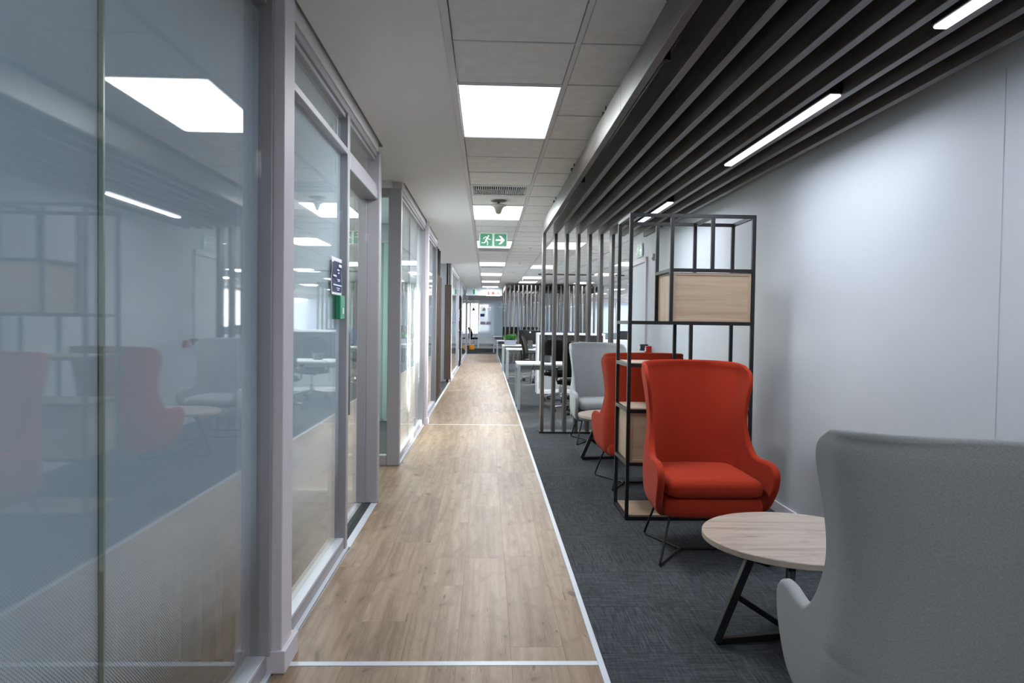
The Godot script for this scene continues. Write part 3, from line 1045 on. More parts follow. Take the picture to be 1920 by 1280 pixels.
const HALF_WIDTH := [[0.262, 0.225], [0.275, 0.262], [0.31, 0.286], [0.36, 0.298], [0.45, 0.302], [0.55, 0.300], [0.65, 0.289], [0.75, 0.284], [0.85, 0.288], [1.0, 0.306], [1.08, 0.315], [1.12, 0.310]]
const BACK_AT := [[0.262, -0.20], [0.275, -0.25], [0.31, -0.285], [0.36, -0.30], [0.5, -0.315], [0.75, -0.345], [1.0, -0.38], [1.08, -0.39], [1.12, -0.388]]
const FRONT_AT := [[0.262, 0.13], [0.275, 0.18], [0.31, 0.235], [0.36, 0.288], [0.43, 0.347], [0.475, 0.36], [0.505, 0.35], [0.527, 0.31], [0.543, 0.245], [0.553, 0.175], [0.564, 0.10], [0.588, 0.04], [0.64, -0.01], [0.72, -0.045], [0.80, -0.06], [0.90, -0.055], [1.0, -0.045], [1.05, -0.055], [1.09, -0.085], [1.12, -0.15]]


func chair_point(u: float, y: float) -> Vector3:   # u from -1 (left front edge) over 0 (middle of the back) to 1
	var w := pl(HALF_WIDTH, y)
	var zb := pl(BACK_AT, y)
	var zf := pl(FRONT_AT, y)
	var r := minf(0.215, (zf - zb) * 0.82)
	var la := w - r
	var lb := r * PI / 2
	var lc := zf - (zb + r)
	var s := absf(u) * (la + lb + lc)
	var p := Vector2.ZERO
	if s < la:
		p = Vector2(s, zb)
	elif s < la + lb:
		var an := (s - la) / r
		p = Vector2(la + r * sin(an), zb + r * (1.0 - cos(an)))
	else:
		p = Vector2(w + 0.05 * (s - la - lb), zb + r + (s - la - lb))
	p.y += 0.012 * (1.0 - minf(1.0, s / maxf(la, 0.01))) * -1.0   # the back bows out a little
	return Vector3(p.x * signf(u), y + 0.034 * smoothstep(0.08, 0.33, p.y) * smoothstep(0.3, 0.5, y) - 0.022 * pow(absf(u), 2.5) * smoothstep(0.9, 1.12, y), p.y)


func chair_shell() -> ArrayMesh:
	var nu := 56
	var nv := 64
	var y0 := 0.262
	var y1 := 1.12
	var thick := func(p: Vector3) -> float: return lerpf(0.021, 0.0125, smoothstep(0.6, 0.78, p.y))
	var pts := []
	for j in nv + 1:
		var row := PackedVector3Array()
		var v := j / float(nv)
		var y := lerpf(y0, y1, v)
		for i in nu + 1:
			row.append(chair_point(i * 2.0 / nu - 1.0, y))
		pts.append(row)
	var ns := []
	for j in nv + 1:
		var row := PackedVector3Array()
		for i in nu + 1:
			var du: Vector3 = pts[j][mini(i + 1, nu)] - pts[j][maxi(i - 1, 0)]
			var dv: Vector3 = pts[mini(j + 1, nv)][i] - pts[maxi(j - 1, 0)][i]
			var nn := du.cross(dv).normalized()
			var c := Vector3(0, pts[j][i].y, 0.05)
			if nn.dot(pts[j][i] - c) < 0:
				nn = -nn
			row.append(nn)
		ns.append(row)
	var m := MB.new()
	for side in [1.0, -1.0]:
		var first := m.v.size()
		for j in nv + 1:
			for i in nu + 1:
				m.vert(pts[j][i] + ns[j][i] * thick.call(pts[j][i]) * side, ns[j][i] * side)
		for j in nv:
			for i in nu:
				var k := first + j * (nu + 1) + i
				m.quad(k, k + 1, k + nu + 2, k + nu + 1)
	# the rolled rim up one front edge, over the top and down the other
	var loop := []
	for j in nv + 1: loop.append(Vector2i(0, j))
	for i in range(1, nu + 1): loop.append(Vector2i(i, nv))
	for j in range(nv - 1, -1, -1): loop.append(Vector2i(nu, j))
	var seg := 8
	var first := m.v.size()
	for k in loop.size():
		var q: Vector2i = loop[k]
		var a: Vector2i = loop[maxi(k - 1, 0)]
		var b: Vector2i = loop[mini(k + 1, loop.size() - 1)]
		var tang: Vector3 = (pts[b.y][b.x] - pts[a.y][a.x]).normalized()
		var nn: Vector3 = ns[q.y][q.x]
		var e := tang.cross(nn).normalized()
		var inner := Vector2i(clampi(q.x, 1, nu - 1), clampi(q.y, 0, nv - 1))
		if e.dot(pts[q.y][q.x] - pts[inner.y][inner.x]) < 0:
			e = -e
		for s in seg + 1:
			var an := PI * s / seg
			var d := nn * cos(an) + e * sin(an)
			m.vert(pts[q.y][q.x] + d * thick.call(pts[q.y][q.x]), d)
	for k in loop.size() - 1:
		for s in seg:
			var q := first + k * (seg + 1) + s
			m.quad(q, q + 1, q + seg + 2, q + seg + 1)
	# the box under the cushion: apron and underside
	m.rounded(Vector3(0, 0.324, 0.015), Vector3(0.575, 0.134, 0.61), 0.055, 8)
	return m.done()


func make_wing_chair(cloth: Material, label: String, at: Vector3, turn: float) -> Node3D:
	var o := thing("wing_chair", label, "armchair", at, turn, "high-backed wing chairs")
	if not shapes.has("wing"):
		shapes["wing"] = chair_shell()
		var c := MB.new()
		c.rounded(Vector3.ZERO, Vector3(0.555, 0.11, 0.60), 0.05, 12, 0.022)
		shapes["cushion"] = c.done()
	put("shell", shapes["wing"], cloth, o)
	put("seat_cushion", shapes["cushion"], cloth, o, Vector3(0, 0.433, 0.035))
	for s in [-1.0, 1.0]:
		var m := MB.new()
		var path := [Vector3(s * 0.235, 0.275, 0.225), Vector3(s * 0.315, 0.007, 0.325), Vector3(s * 0.115, 0.007, 0.0), Vector3(s * 0.265, 0.007, -0.325), Vector3(s * 0.205, 0.275, -0.2)]
		m.tube(fillet(path, 0.025, 4), 0.0076, 8)
		put("leg", m.done(), M.black_steel, o)
	var b := MB.new()
	b.tube([Vector3(-0.122, 0.007, 0), Vector3(0.122, 0.007, 0)], 0.0076, 8)
	put("stretcher", b.done(), M.black_steel, o)
	return o


func make_round_table(label: String, at: Vector3, turn: float) -> void:
	var o := thing("round_table", label, "coffee table", at, turn, "round lounge tables")
	var top := MB.new()
	var seg := 64
	var r := 0.4
	var ring := []
	for pr in [[0.0, 0.45], [r - 0.003, 0.45], [r, 0.447], [r, 0.426], [r - 0.002, 0.424], [0.0, 0.424]]:
		ring.append(pr)
	for k in ring.size() - 1:
		var a := Vector2(ring[k][0], ring[k][1])
		var b := Vector2(ring[k + 1][0], ring[k + 1][1])
		var d := (b - a).normalized()
		var nn2 := Vector2(-d.y, d.x)
		var first := top.v.size()
		for s in seg + 1:
			var an := TAU * s / seg
			var e := Vector3(cos(an), 0, sin(an))
			for q in [a, b]:
				var p: Vector3 = e * q.x + Vector3(0, q.y, 0)
				top.vert(p, Vector3(e.x * nn2.x, nn2.y, e.z * nn2.x), Vector2(p.x + 0.62, p.z + 0.5) if absf(nn2.y) > 0.5 else Vector2(an * r, p.y * 0.3))
		for s in seg:
			var q := first + s * 2
			top.quad(q, q + 1, q + 3, q + 2)
	put("table_top", top.done(), M.oak_table, o)
	# three splayed square legs joined by a bar on the floor and one half way up
	for k in 3:
		var an := TAU * k / 3.0 + PI * 0.94
		var e := Vector3(cos(an), 0, sin(an))
		var m := MB.new()
		beam(m, e * 0.375 + Vector3(0, 0.017, 0), e * 0.20 + Vector3(0, 0.41, 0), 0.034)
		put("leg", m.done(), M.black_steel, o)
		var bar := MB.new()
		beam(bar, e * 0.37 + Vector3(0, 0.015, 0), Vector3(0, 0.015, 0), 0.028)
		put("floor_bar", bar.done(), M.black_steel, o)
		var mid := MB.new()
		beam(mid, e * 0.285 + Vector3(0, 0.205, 0), e * 0.02 + Vector3(0, 0.03, 0), 0.024)
		put("brace", mid.done(), M.black_steel, o)
	var pl8 := MB.new()
	pl8.lathe([Vector2(0.0, 0.412), Vector2(0.24, 0.412), Vector2(0.24, 0.424), Vector2(0.0, 0.424)], 24)
	put("mounting_plate", pl8.done(), M.black_steel, o)


func beam(m: MB, a: Vector3, b: Vector3, w: float) -> void:
	var d := (b - a)
	var y := d.normalized()
	var x := y.cross(Vector3.FORWARD if absf(y.z) < 0.9 else Vector3.UP).normalized()
	m.box((a + b) / 2, Vector3(w, d.length(), w), 0.002, 1, Vector2.ZERO, Basis(x, y, x.cross(y)))


func make_shelf() -> void:
	var o := thing("display_shelf", "black steel open shelf with two oak boxes between the lounge chairs", "shelf", Vector3(0.985, 0, -5.06))
	var t := 0.024
	var w := 0.852
	var dp := 0.44
	var st: Material = M.black_steel
	for x in [0.0, w]:
		for z in [0.0, -dp]:
			put("post", box_mesh(Vector3(t, 2.12, t), 0.001), st, o, Vector3(x, 1.06, z))
	var uprights := [[0.283, 1.37, 2.12], [0.566, 1.735, 2.12], [0.425, 0.76, 1.37]]
	for u in uprights:
		for z in [0.0, -dp]:
			put("upright", box_mesh(Vector3(t, u[2] - u[1] - t, t), 0.001), st, o, Vector3(u[0], (u[1] + u[2]) / 2, z))
	var rails := [[0.0, w, 2.108], [0.283, w, 1.735], [0.0, w, 1.37], [0.0, 0.425, 1.075], [0.0, w, 0.76], [0.0, w, 0.39], [0.0, w, 0.014]]
	for r in rails:
		for z in [0.0, -dp]:
			put("rail", box_mesh(Vector3(r[1] - r[0] - t, t, t), 0.001), st, o, Vector3((r[0] + r[1]) / 2, r[2], z))
		for x in [r[0], r[1]]:
			put("side_rail", box_mesh(Vector3(t, t, dp - t), 0.001), st, o, Vector3(x, r[2], -dp / 2))
	put("side_rail", box_mesh(Vector3(t, t, dp - t), 0.001), st, o, Vector3(0.566, 2.108, -dp / 2))
	# oak shelves and boxes
	for s in [[0.0, w, 0.026], [0.0, 0.425, 1.083], [0.0, w, 0.768]]:
		put("shelf_board", box_mesh(Vector3(s[1] - s[0] - t, 0.014, dp - t), 0.001, 0, Vector2(s[2], 0.3)), M.oak_box, o, Vector3((s[0] + s[1]) / 2, s[2] + 0.002, -dp / 2))
	for b in [[0.283, w, 1.37, 1.735], [0.0, w, 0.39, 0.76]]:
		var x0: float = b[0] + t / 2 + 0.001
		var x1: float = b[1] - t / 2 - 0.001
		var y0: float = b[2] + t / 2 + 0.001
		var y1: float = b[3] - t / 2 - 0.004
		var c := Vector3((x0 + x1) / 2, (y0 + y1) / 2, 0)
		var sz := Vector2(x1 - x0, y1 - y0)
		for z in [-0.006, -dp + 0.006]:
			put("box_rim", frame_mesh(sz, 0.018, 0.016), M.oak_box, o, c + Vector3(0, 0, z))
			put("box_panel", box_mesh(Vector3(sz.x - 0.036, sz.y - 0.036, 0.012), 0.0, 0, Vector2(b[2], b[0])), M.oak_box, o, c + Vector3(0, 0, z * 0.985 - 0.003 if z > -0.1 else z + 0.003))
		for x in [x0 + 0.008, x1 - 0.008]:
			put("box_side", box_mesh(Vector3(0.014, sz.y, dp - 0.03), 0.0, 1, Vector2(b[2], 0.7)), M.oak_box, o, Vector3(x, c.y, -dp / 2))
		for y in [y0 + 0.008, y1 - 0.008]:
			put("box_board", box_mesh(Vector3(sz.x - 0.03, 0.014, dp - 0.03), 0.0, 0, Vector2(b[2], 0.2)), M.oak_box, o, Vector3(c.x, y, -dp / 2))


func frame_mesh(s: Vector2, w: float, d: float) -> ArrayMesh:
	var m := MB.new()
	for k in [-1.0, 1.0]:
		m.box(Vector3(0, k * (s.y - w) / 2, 0), Vector3(s.x, w, d), 0.001, 0)
		m.box(Vector3(k * (s.x - w) / 2, 0, 0), Vector3(w, s.y - 2 * w, d), 0.001, 1)
	return m.done()


# ------------------------------------------------------------------ signs and fittings
func limb(a: Vector2, b: Vector2, wa: float, wb: float) -> PackedVector2Array:
	var d := (b - a).normalized()
	var s := Vector2(-d.y, d.x)
	var out := PackedVector2Array()
	for k in 7:
		var an := PI * k / 6.0
		out.append(b + wb * (s * cos(an) + d * sin(an)))
	for k in 7:
		var an := PI * k / 6.0
		out.append(a + wa * (-s * cos(an) - d * sin(an)))
	return out


func rounded_square(h: float, r: float) -> PackedVector2Array:
	var out := PackedVector2Array()
	for c in [[1, 1, 0.0], [-1, 1, 0.5], [-1, -1, 1.0], [1, -1, 1.5]]:
		for k in 5:
			var an: float = PI * (c[2] + k / 8.0)
			out.append(Vector2(c[0] * (h - r) + r * cos(an), c[1] * (h - r) + r * sin(an)))
	return out


func running_figure(s: float) -> ArrayMesh:   # in a square of half width 1, drawn from limbs
	var m := MB.new()
	var turn := Basis.from_scale(Vector3(s, s, 1))
	var at := Vector3.ZERO
	var head := PackedVector2Array()
	for k in 16:
		head.append(Vector2(0.40, 0.70) + 0.15 * Vector2(cos(TAU * k / 16), sin(TAU * k / 16)))
	m.prism(head, 0.002, at, turn)
	var deep := 0.002
	for l in [[0.22, 0.42, -0.06, -0.10, 0.17, 0.15], [-0.02, 0.52, -0.32, 0.44, 0.075, 0.07], [-0.32, 0.44, -0.50, 0.18, 0.07, 0.06], [0.28, 0.38, 0.46, 0.08, 0.08, 0.07], [0.46, 0.08, 0.78, 0.10, 0.07, 0.06],
		[-0.04, -0.10, -0.26, -0.48, 0.11, 0.09], [-0.26, -0.50, -0.78, -0.50, 0.085, 0.08], [0.0, -0.14, 0.26, -0.42, 0.11, 0.09], [0.26, -0.42, 0.22, -0.86, 0.09, 0.08]]:
		m.prism(limb(Vector2(l[0], l[1]), Vector2(l[2], l[3]), l[4], l[5]), deep, at, turn)
		deep += 0.00025
	return m.done()


func arrow(s: float) -> ArrayMesh:
	var m := MB.new()
	var p := PackedVector2Array([Vector2(0.86, 0.0), Vector2(0.12, 0.80), Vector2(-0.34, 0.80), Vector2(0.18, 0.17), Vector2(-0.86, 0.17), Vector2(-0.86, -0.17), Vector2(0.18, -0.17), Vector2(-0.34, -0.80), Vector2(0.12, -0.80)])
	m.prism(p, 0.002, Vector3.ZERO, Basis.from_scale(Vector3(s, s, 1)))
	return m.done()


func exit_sign(label: String, at: Vector3, turn: float, cables: bool) -> void:
	var o := thing("exit_sign", label, "exit sign", at, turn)
	put("plate", box_mesh(Vector3(0.385, 0.185, 0.012), 0.003), M.sign_pale, o)
	for k in 2:
		var sq := MB.new()
		sq.prism(rounded_square(0.0825, 0.012), 0.003)
		var p := put("pictogram_field", sq.done(), M.sign_green, o, Vector3(-0.096 + 0.192 * k, 0, 0.0055))
		if k == 0:
			put("running_figure", running_figure(0.078), M.sign_white, p, Vector3(0, 0, 0.0025))
		else:
			put("arrow", arrow(0.074), M.sign_white, p, Vector3(0, 0, 0.0025))
	if cables:
		for x in [-0.165, 0.165]:
			var w := MB.new()
			w.tube([Vector3(x, 0.09, 0), Vector3(x, CEIL - at.y, 0)], 0.0018, 6)
			put("cable", w.done(), M.chrome, o)


func fittings() -> void:
	exit_sign("green running-figure exit sign with arrow, hanging over the walkway", Vector3(0.075, 2.482, -10.15), 0, true)
	exit_sign("small exit sign above the pale door on the right wall", Vector3(2.128, 2.385, -10.3), -PI / 2, false)
	# fire point sign at the far end: three red pictograms
	var f := thing("fire_sign", "white sign with three red fire pictograms at the far end", "fire sign", Vector3(0.22, 2.44, -27.6))
	put("plate", box_mesh(Vector3(0.52, 0.22, 0.012), 0.003), M.sign_white, f)
	var e := MB.new()
	e.prism(rounded_square(0.03, 0.012), 0.004, Vector3.ZERO, Basis.from_scale(Vector3(1.0, 2.1, 1)))
	e.box(Vector3(0, 0.075, 0.002), Vector3(0.025, 0.03, 0.004))
	put("extinguisher_mark", e.done(), M.sign_red, f, Vector3(-0.17, -0.005, 0.006))
	var hr := MB.new()
	hr.prism(rounded_square(0.055, 0.054), 0.004)
	put("hose_reel_mark", hr.done(), M.sign_red, f, Vector3(0.0, 0, 0.006))
	put("arrow", arrow(0.065), M.sign_red, f, Vector3(0.17, 0, 0.006))
	for x in [-0.2, 0.2]:
		var c := MB.new()
		c.tube([Vector3(x, 0.11, 0), Vector3(x, CEIL - 2.44, 0)], 0.002, 6)
		put("cable", c.done(), M.chrome, f)
	# bell-shaped detector hanging under the ceiling
	var d := thing("bell_detector", "white bell-shaped detector hanging from the ceiling", "detector", Vector3(0.11, CEIL, -7.98))
	var pl8 := MB.new()
	pl8.lathe([Vector2(0.0, -0.006), Vector2(0.082, -0.006), Vector2(0.088, 0.0), Vector2(0.088, 0.008)], 32)
	put("ceiling_plate", pl8.done(), M.detector_plate, d)
	var stem := MB.new()
	stem.lathe([Vector2(0.014, -0.04), Vector2(0.014, -0.004)], 16)
	put("stem", stem.done(), M.detector_plate, d)
	var bell := MB.new()
	var rows := []
	for q in [[0.0, -0.128], [0.014, -0.127], [0.023, -0.121], [0.028, -0.11], [0.033, -0.092], [0.040, -0.074], [0.052, -0.059], [0.068, -0.051], [0.084, -0.047], [0.086, -0.043], [0.078, -0.039], [0.0, -0.038]]:
		var row := PackedVector3Array()
		for s in 32:
			row.append(Vector3(q[0] * cos(TAU * s / 32), q[1], q[0] * sin(TAU * s / 32)))
		rows.append(row)
	bell.lattice(rows, true, Vector3(0, -0.07, 0))
	put("bell", bell.done(), M.detector, d, Vector3(0, 0.004, 0), Basis.from_scale(Vector3(1.12, 1.12, 1.12)))
	make_vent(5, "nearest slotted air grille, before the bell detector")
	make_vent(15, "double slotted air grille just past the green exit sign")
	make_vent(22, "small slotted air grille far over the walkway")
	# sprinkler heads and a dark curtain track under the office ceiling
	var nth := 0
	for a in [[0.75, -12.9], [0.70, -16.0], [0.68, -19.2], [1.05, -22.0]]:
		var sk := thing("sprinkler", ["nearest sprinkler head, right of the green exit sign", "second sprinkler head along the office ceiling", "third sprinkler head along the office ceiling", "farthest sprinkler head before the far canopy"][nth], "sprinkler", Vector3(a[0], CEIL, a[1]), 0, "sprinkler heads")
		var sm := MB.new()
		sm.lathe([Vector2(0.0, -0.045), Vector2(0.018, -0.043), Vector2(0.006, -0.03), Vector2(0.008, 0.0), Vector2(0.035, 0.0), Vector2(0.035, 0.006)], 14)
		put("head", sm.done(), M.detector, sk)
		nth += 1
	var tr := thing("curtain_track", "long dark brown track under the office ceiling", "track", Vector3(2.5, CEIL, -19.6))
	put("rail", box_mesh(Vector3(2.3, 0.035, 0.04), 0.004), M.blade_wood, tr, Vector3(0, -0.0176, 0))
	var ex := thing("small_plate", "small green and white plate on the far white beam", "sign", Vector3(-0.47, 2.5, -28.34))
	put("plate", box_mesh(Vector3(0.16, 0.2, 0.012)), M.sign_pale, ex)
	put("green_field", box_mesh(Vector3(0.07, 0.18, 0.006)), M.sign_green, ex, Vector3(-0.035, 0, 0.008))
	# call point and a dark switch on the right wall; a small sensor higher up
	var cp := thing("call_point", "small red fire call point on the right wall", "call point", Vector3(2.14, 1.03, -9.55))
	put("back_box", box_mesh(Vector3(0.07, 0.09, 0.09), 0.006), M.call_red, cp, Vector3(-0.035, 0, 0))
	put("press_glass", box_mesh(Vector3(0.004, 0.045, 0.05)), M.sign_white, cp, Vector3(-0.072, 0, 0))
	var sw := thing("wall_switch", "dark wall switch box next to the red call point", "switch", Vector3(2.14, 1.05, -9.75))
	put("back_box", box_mesh(Vector3(0.10, 0.085, 0.07), 0.004), M.switch_dark, sw, Vector3(-0.05, 0, 0))
	put("rocker", box_mesh(Vector3(0.01, 0.04, 0.04), 0.003), M.sign_pale, sw, Vector3(-0.104, 0, 0))
	var sn := thing("wall_sensor", "small white sensor high on the right wall near the door", "sensor", Vector3(2.14, 2.22, -9.45))
	put("case", box_mesh(Vector3(0.025, 0.09, 0.05), 0.008), M.nib_paint, sn, Vector3(-0.0125, 0, 0))
	put("lens", box_mesh(Vector3(0.006, 0.03, 0.03), 0.002), M.switch_dark, sn, Vector3(-0.026, -0.015, 0))
	# notice stuck on the second glass front, green release box behind the glass
	var nt := thing("notice", "dark blue printed notice in a white border stuck on glass", "notice", Vector3(-0.850, 1.605, -4.195))
	var sheet := MB.new()
	var rr := []
	for r in 9:
		var row := PackedVector3Array()
		for c in 7:
			row.append(Vector3(0.0025 * sin(r * 0.9 + c * 0.4) + 0.003, 0.103 - r * 0.02575, 0.138 - c * 0.046))
		rr.append(row)
	sheet.lattice(rr, false, Vector3(-1, 0, 0))
	put("sheet", sheet.done(), M.paper, nt)
	var prt := MB.new()
	var rp := []
	for r in 9:
		var row := PackedVector3Array()
		for c in 7:
			row.append(Vector3(0.0025 * sin(r * 0.9 + c * 0.4) + 0.0042, 0.082 - r * 0.0215, 0.128 - c * 0.0427))
		rp.append(row)
	prt.lattice(rp, false, Vector3(-1, 0, 0))
	put("printed_field", prt.done(), M.print_navy, nt)
	var tx := MB.new()
	for b in [[0.062, -0.075, 0.075, 0.016], [0.036, -0.02, 0.06, 0.008], [0.02, -0.03, 0.04, 0.007], [0.0, 0.07, 0.09, 0.009], [-0.018, -0.03, 0.08, 0.005], [-0.026, -0.03, 0.06, 0.005], [-0.05, 0.0, 0.22, 0.007], [-0.066, -0.02, 0.09, 0.005], [-0.076, -0.02, 0.06, 0.005]]:
		tx.box(Vector3(0.0078, b[0], b[1]), Vector3(0.001, b[3], b[2]))
	put("print_lines", tx.done(), M.print_text, nt)
	var gb := thing("release_box", "green door release box on the glass below the notice", "switch box", Vector3(-0.8355, 1.432, -4.24))
	put("case", box_mesh(Vector3(0.03, 0.135, 0.13), 0.004), M.release_green, gb)
	put("button", box_mesh(Vector3(0.004, 0.035, 0.035), 0.001), M.sign_pale, gb, Vector3(0.0165, -0.02, 0))
	# papers on the far glass
	for p in [[-0.28, 1.70, 0.24, 0.17, "print_blue", "small blue poster on the frosted glass at the far end"], [-0.25, 1.30, 0.26, 0.16, "print_lilac", "left of two lilac sheets on the far frosted glass"], [0.05, 1.30, 0.26, 0.16, "print_lilac", "right of two lilac sheets on the far frosted glass"]]:
		var q := thing("poster", p[5], "poster", Vector3(p[0] + 0.05, p[1], -37.99))
		put("sheet", box_mesh(Vector3(p[2], p[3], 0.003)), M.paper, q)
		put("printed_field", box_mesh(Vector3(p[2] - 0.03, p[3] - 0.03, 0.002)), M[p[4]], q, Vector3(0, 0, 0.002))


# ------------------------------------------------------------------ the open office
func make_desk(label: String, at: Vector3, w: float, dp: float, h := 0.72) -> Node3D:   # origin at the middle of its floor plan
	var o := thing("office_desk", label, "desk", at, 0, "white-topped office desks")
	put("desk_top", box_mesh(Vector3(w, 0.025, dp), 0.002), M.desk_white, o, Vector3(0, h - 0.0125, 0))
	for x in [-1.0, 1.0]:
		for z in [-1.0, 1.0]:
			put("leg", box_mesh(Vector3(0.05, h - 0.025, 0.05), 0.002), M.desk_grey, o, Vector3(x * (w / 2 - 0.03), (h - 0.025) / 2, z * (dp / 2 - 0.03)))
		put("side_rail", box_mesh(Vector3(0.05, 0.05, dp - 0.11)), M.desk_grey, o, Vector3(x * (w / 2 - 0.03), h - 0.05, 0))
	put("apron", box_mesh(Vector3(w - 0.11, 0.12, 0.02)), M.desk_grey, o, Vector3(0, h - 0.085, -dp / 2 + 0.03))
	return o


func make_office_chair() -> Node3D:
	var o := thing("office_chair", "black", "office chair", Vector3.ZERO, 0, "black swivel chairs at the desks")
	var s := MB.new()
	s.rounded(Vector3(0, 0.47, 0.02), Vector3(0.48, 0.08, 0.47), 0.035, 6, 0.01)
	put("seat", s.done(), M.cloth_black, o)
	var rows := []
	for r in 11:
		var y := 0.52 + r * 0.055
		var wd: float = pl([[0.52, 0.19], [0.7, 0.225], [0.9, 0.235], [1.03, 0.20], [1.07, 0.15]], y)
		var zc: float = pl([[0.52, -0.22], [0.65, -0.20], [0.85, -0.235], [1.07, -0.31]], y)
		var row := PackedVector3Array()
		for c in 20:
			var an := TAU * c / 20
			row.append(Vector3(wd * cos(an), y, zc + 0.028 * sin(an) + 0.07 * pow(cos(an), 2)))
		rows.append(row)
	var b := MB.new()
	b.lattice(rows, true, Vector3(0, 0.8, -0.22))
	b.flat(Array(rows[10]), Vector3.UP)
	put("backrest", b.done(), M.cloth_black, o)
	var sp := MB.new()
	sp.tube([Vector3(0, 0.42, -0.12), Vector3(0, 0.44, -0.26), Vector3(0, 0.72, -0.27)], 0.02, 8)
	put("back_stem", sp.done(), M.black_plastic, o)
	for x in [-1.0, 1.0]:
		var a := MB.new()
		a.tube(fillet([Vector3(x * 0.2, 0.44, 0.0), Vector3(x * 0.285, 0.46, 0.0), Vector3(x * 0.285, 0.66, 0.0)], 0.04), 0.014, 8)
		a.rounded(Vector3(x * 0.285, 0.675, 0.03), Vector3(0.07, 0.03, 0.25), 0.014, 4)
		put("armrest", a.done(), M.black_plastic, o)
	var col := MB.new()
	col.lathe([Vector2(0.03, 0.09), Vector2(0.03, 0.25), Vector2(0.017, 0.25), Vector2(0.017, 0.41), Vector2(0.09, 0.41), Vector2(0.09, 0.432), Vector2(0.0, 0.432)], 14)
	put("gas_column", col.done(), M.chrome, o)
	for k in 5:
		var an := TAU * k / 5 + 0.4
		var e := Vector3(cos(an), 0, sin(an))
		var m := MB.new()
		m.tube([e * 0.02 + Vector3(0, 0.13, 0), e * 0.31 + Vector3(0, 0.085, 0)], 0.02, 8)
		put("base_arm", m.done(), M.chrome, o)
		var w := MB.new()
		var ax := Vector3(-e.z, 0, e.x)
		w.tube([e * 0.31 + Vector3(0, 0.03, 0) - ax * 0.024, e * 0.31 + Vector3(0, 0.03, 0) + ax * 0.024], 0.03, 14)
		w.tube([e * 0.31 + Vector3(0, 0.05, 0), e * 0.31 + Vector3(0, 0.085, 0)], 0.012, 8)
		put("caster", w.done(), M.black_plastic, o)
	return o


func make_monitor(label: String, at: Vector3, turn: float, w := 0.54, logo := false) -> void:   # its back is to +z
	var o := thing("monitor", label, "monitor", at, turn, "" if logo else "dark monitors on the desks")
	var hh := w * 0.6
	put("screen_case", box_mesh(Vector3(w, hh, 0.035), 0.008), M.screen_glass, o, Vector3(0, 0.12 + hh / 2, 0))
	var st := MB.new()
	st.box(Vector3(0, 0.11, 0.03), Vector3(0.12, 0.2, 0.015), 0.003, -1, Vector2.ZERO, Basis(Vector3.RIGHT, -0.2))
	put("stand", st.done(), M.black_plastic if not logo else M.switch_dark, o)
	put("foot", box_mesh(Vector3(0.2, 0.01, 0.18), 0.003), M.black_plastic if not logo else M.switch_dark, o, Vector3(0, 0.005, 0.01))
	if logo:   # a pale bitten fruit mark with a leaf
		var lg := MB.new()
		var p := PackedVector2Array()
		for k in 20:
			var an := TAU * k / 20
			var r := 0.027 + 0.003 * cos(2 * an)
			if absf(an - 0.15) < 0.5 or an > TAU - 0.3:
				r = 0.018
			p.append(Vector2(r * cos(an), r * sin(an)))
		lg.prism(p, 0.002)
		lg.prism(limb(Vector2(0.002, 0.03), Vector2(0.012, 0.042), 0.004, 0.004), 0.002)
		put("logo_mark", lg.done(), M.sign_white, o, Vector3(0, 0.12 + hh * 0.84, 0.0176), Basis.from_scale(Vector3(0.75, 0.75, 1)))


func make_divider(label: String, at: Vector3, w: float, col: Material) -> void:
	var o := thing("desk_divider", label, "desk divider", at, 0, "fabric dividers on the desks")
	put("panel", box_mesh(Vector3(w, 0.38, 0.028), 0.004), col, o, Vector3(0, 0.24, 0))
	for x in [-0.4, 0.4]:
		put("clamp", box_mesh(Vector3(0.05, 0.05, 0.04)), M.desk_grey, o, Vector3(x * w, 0.025, 0))


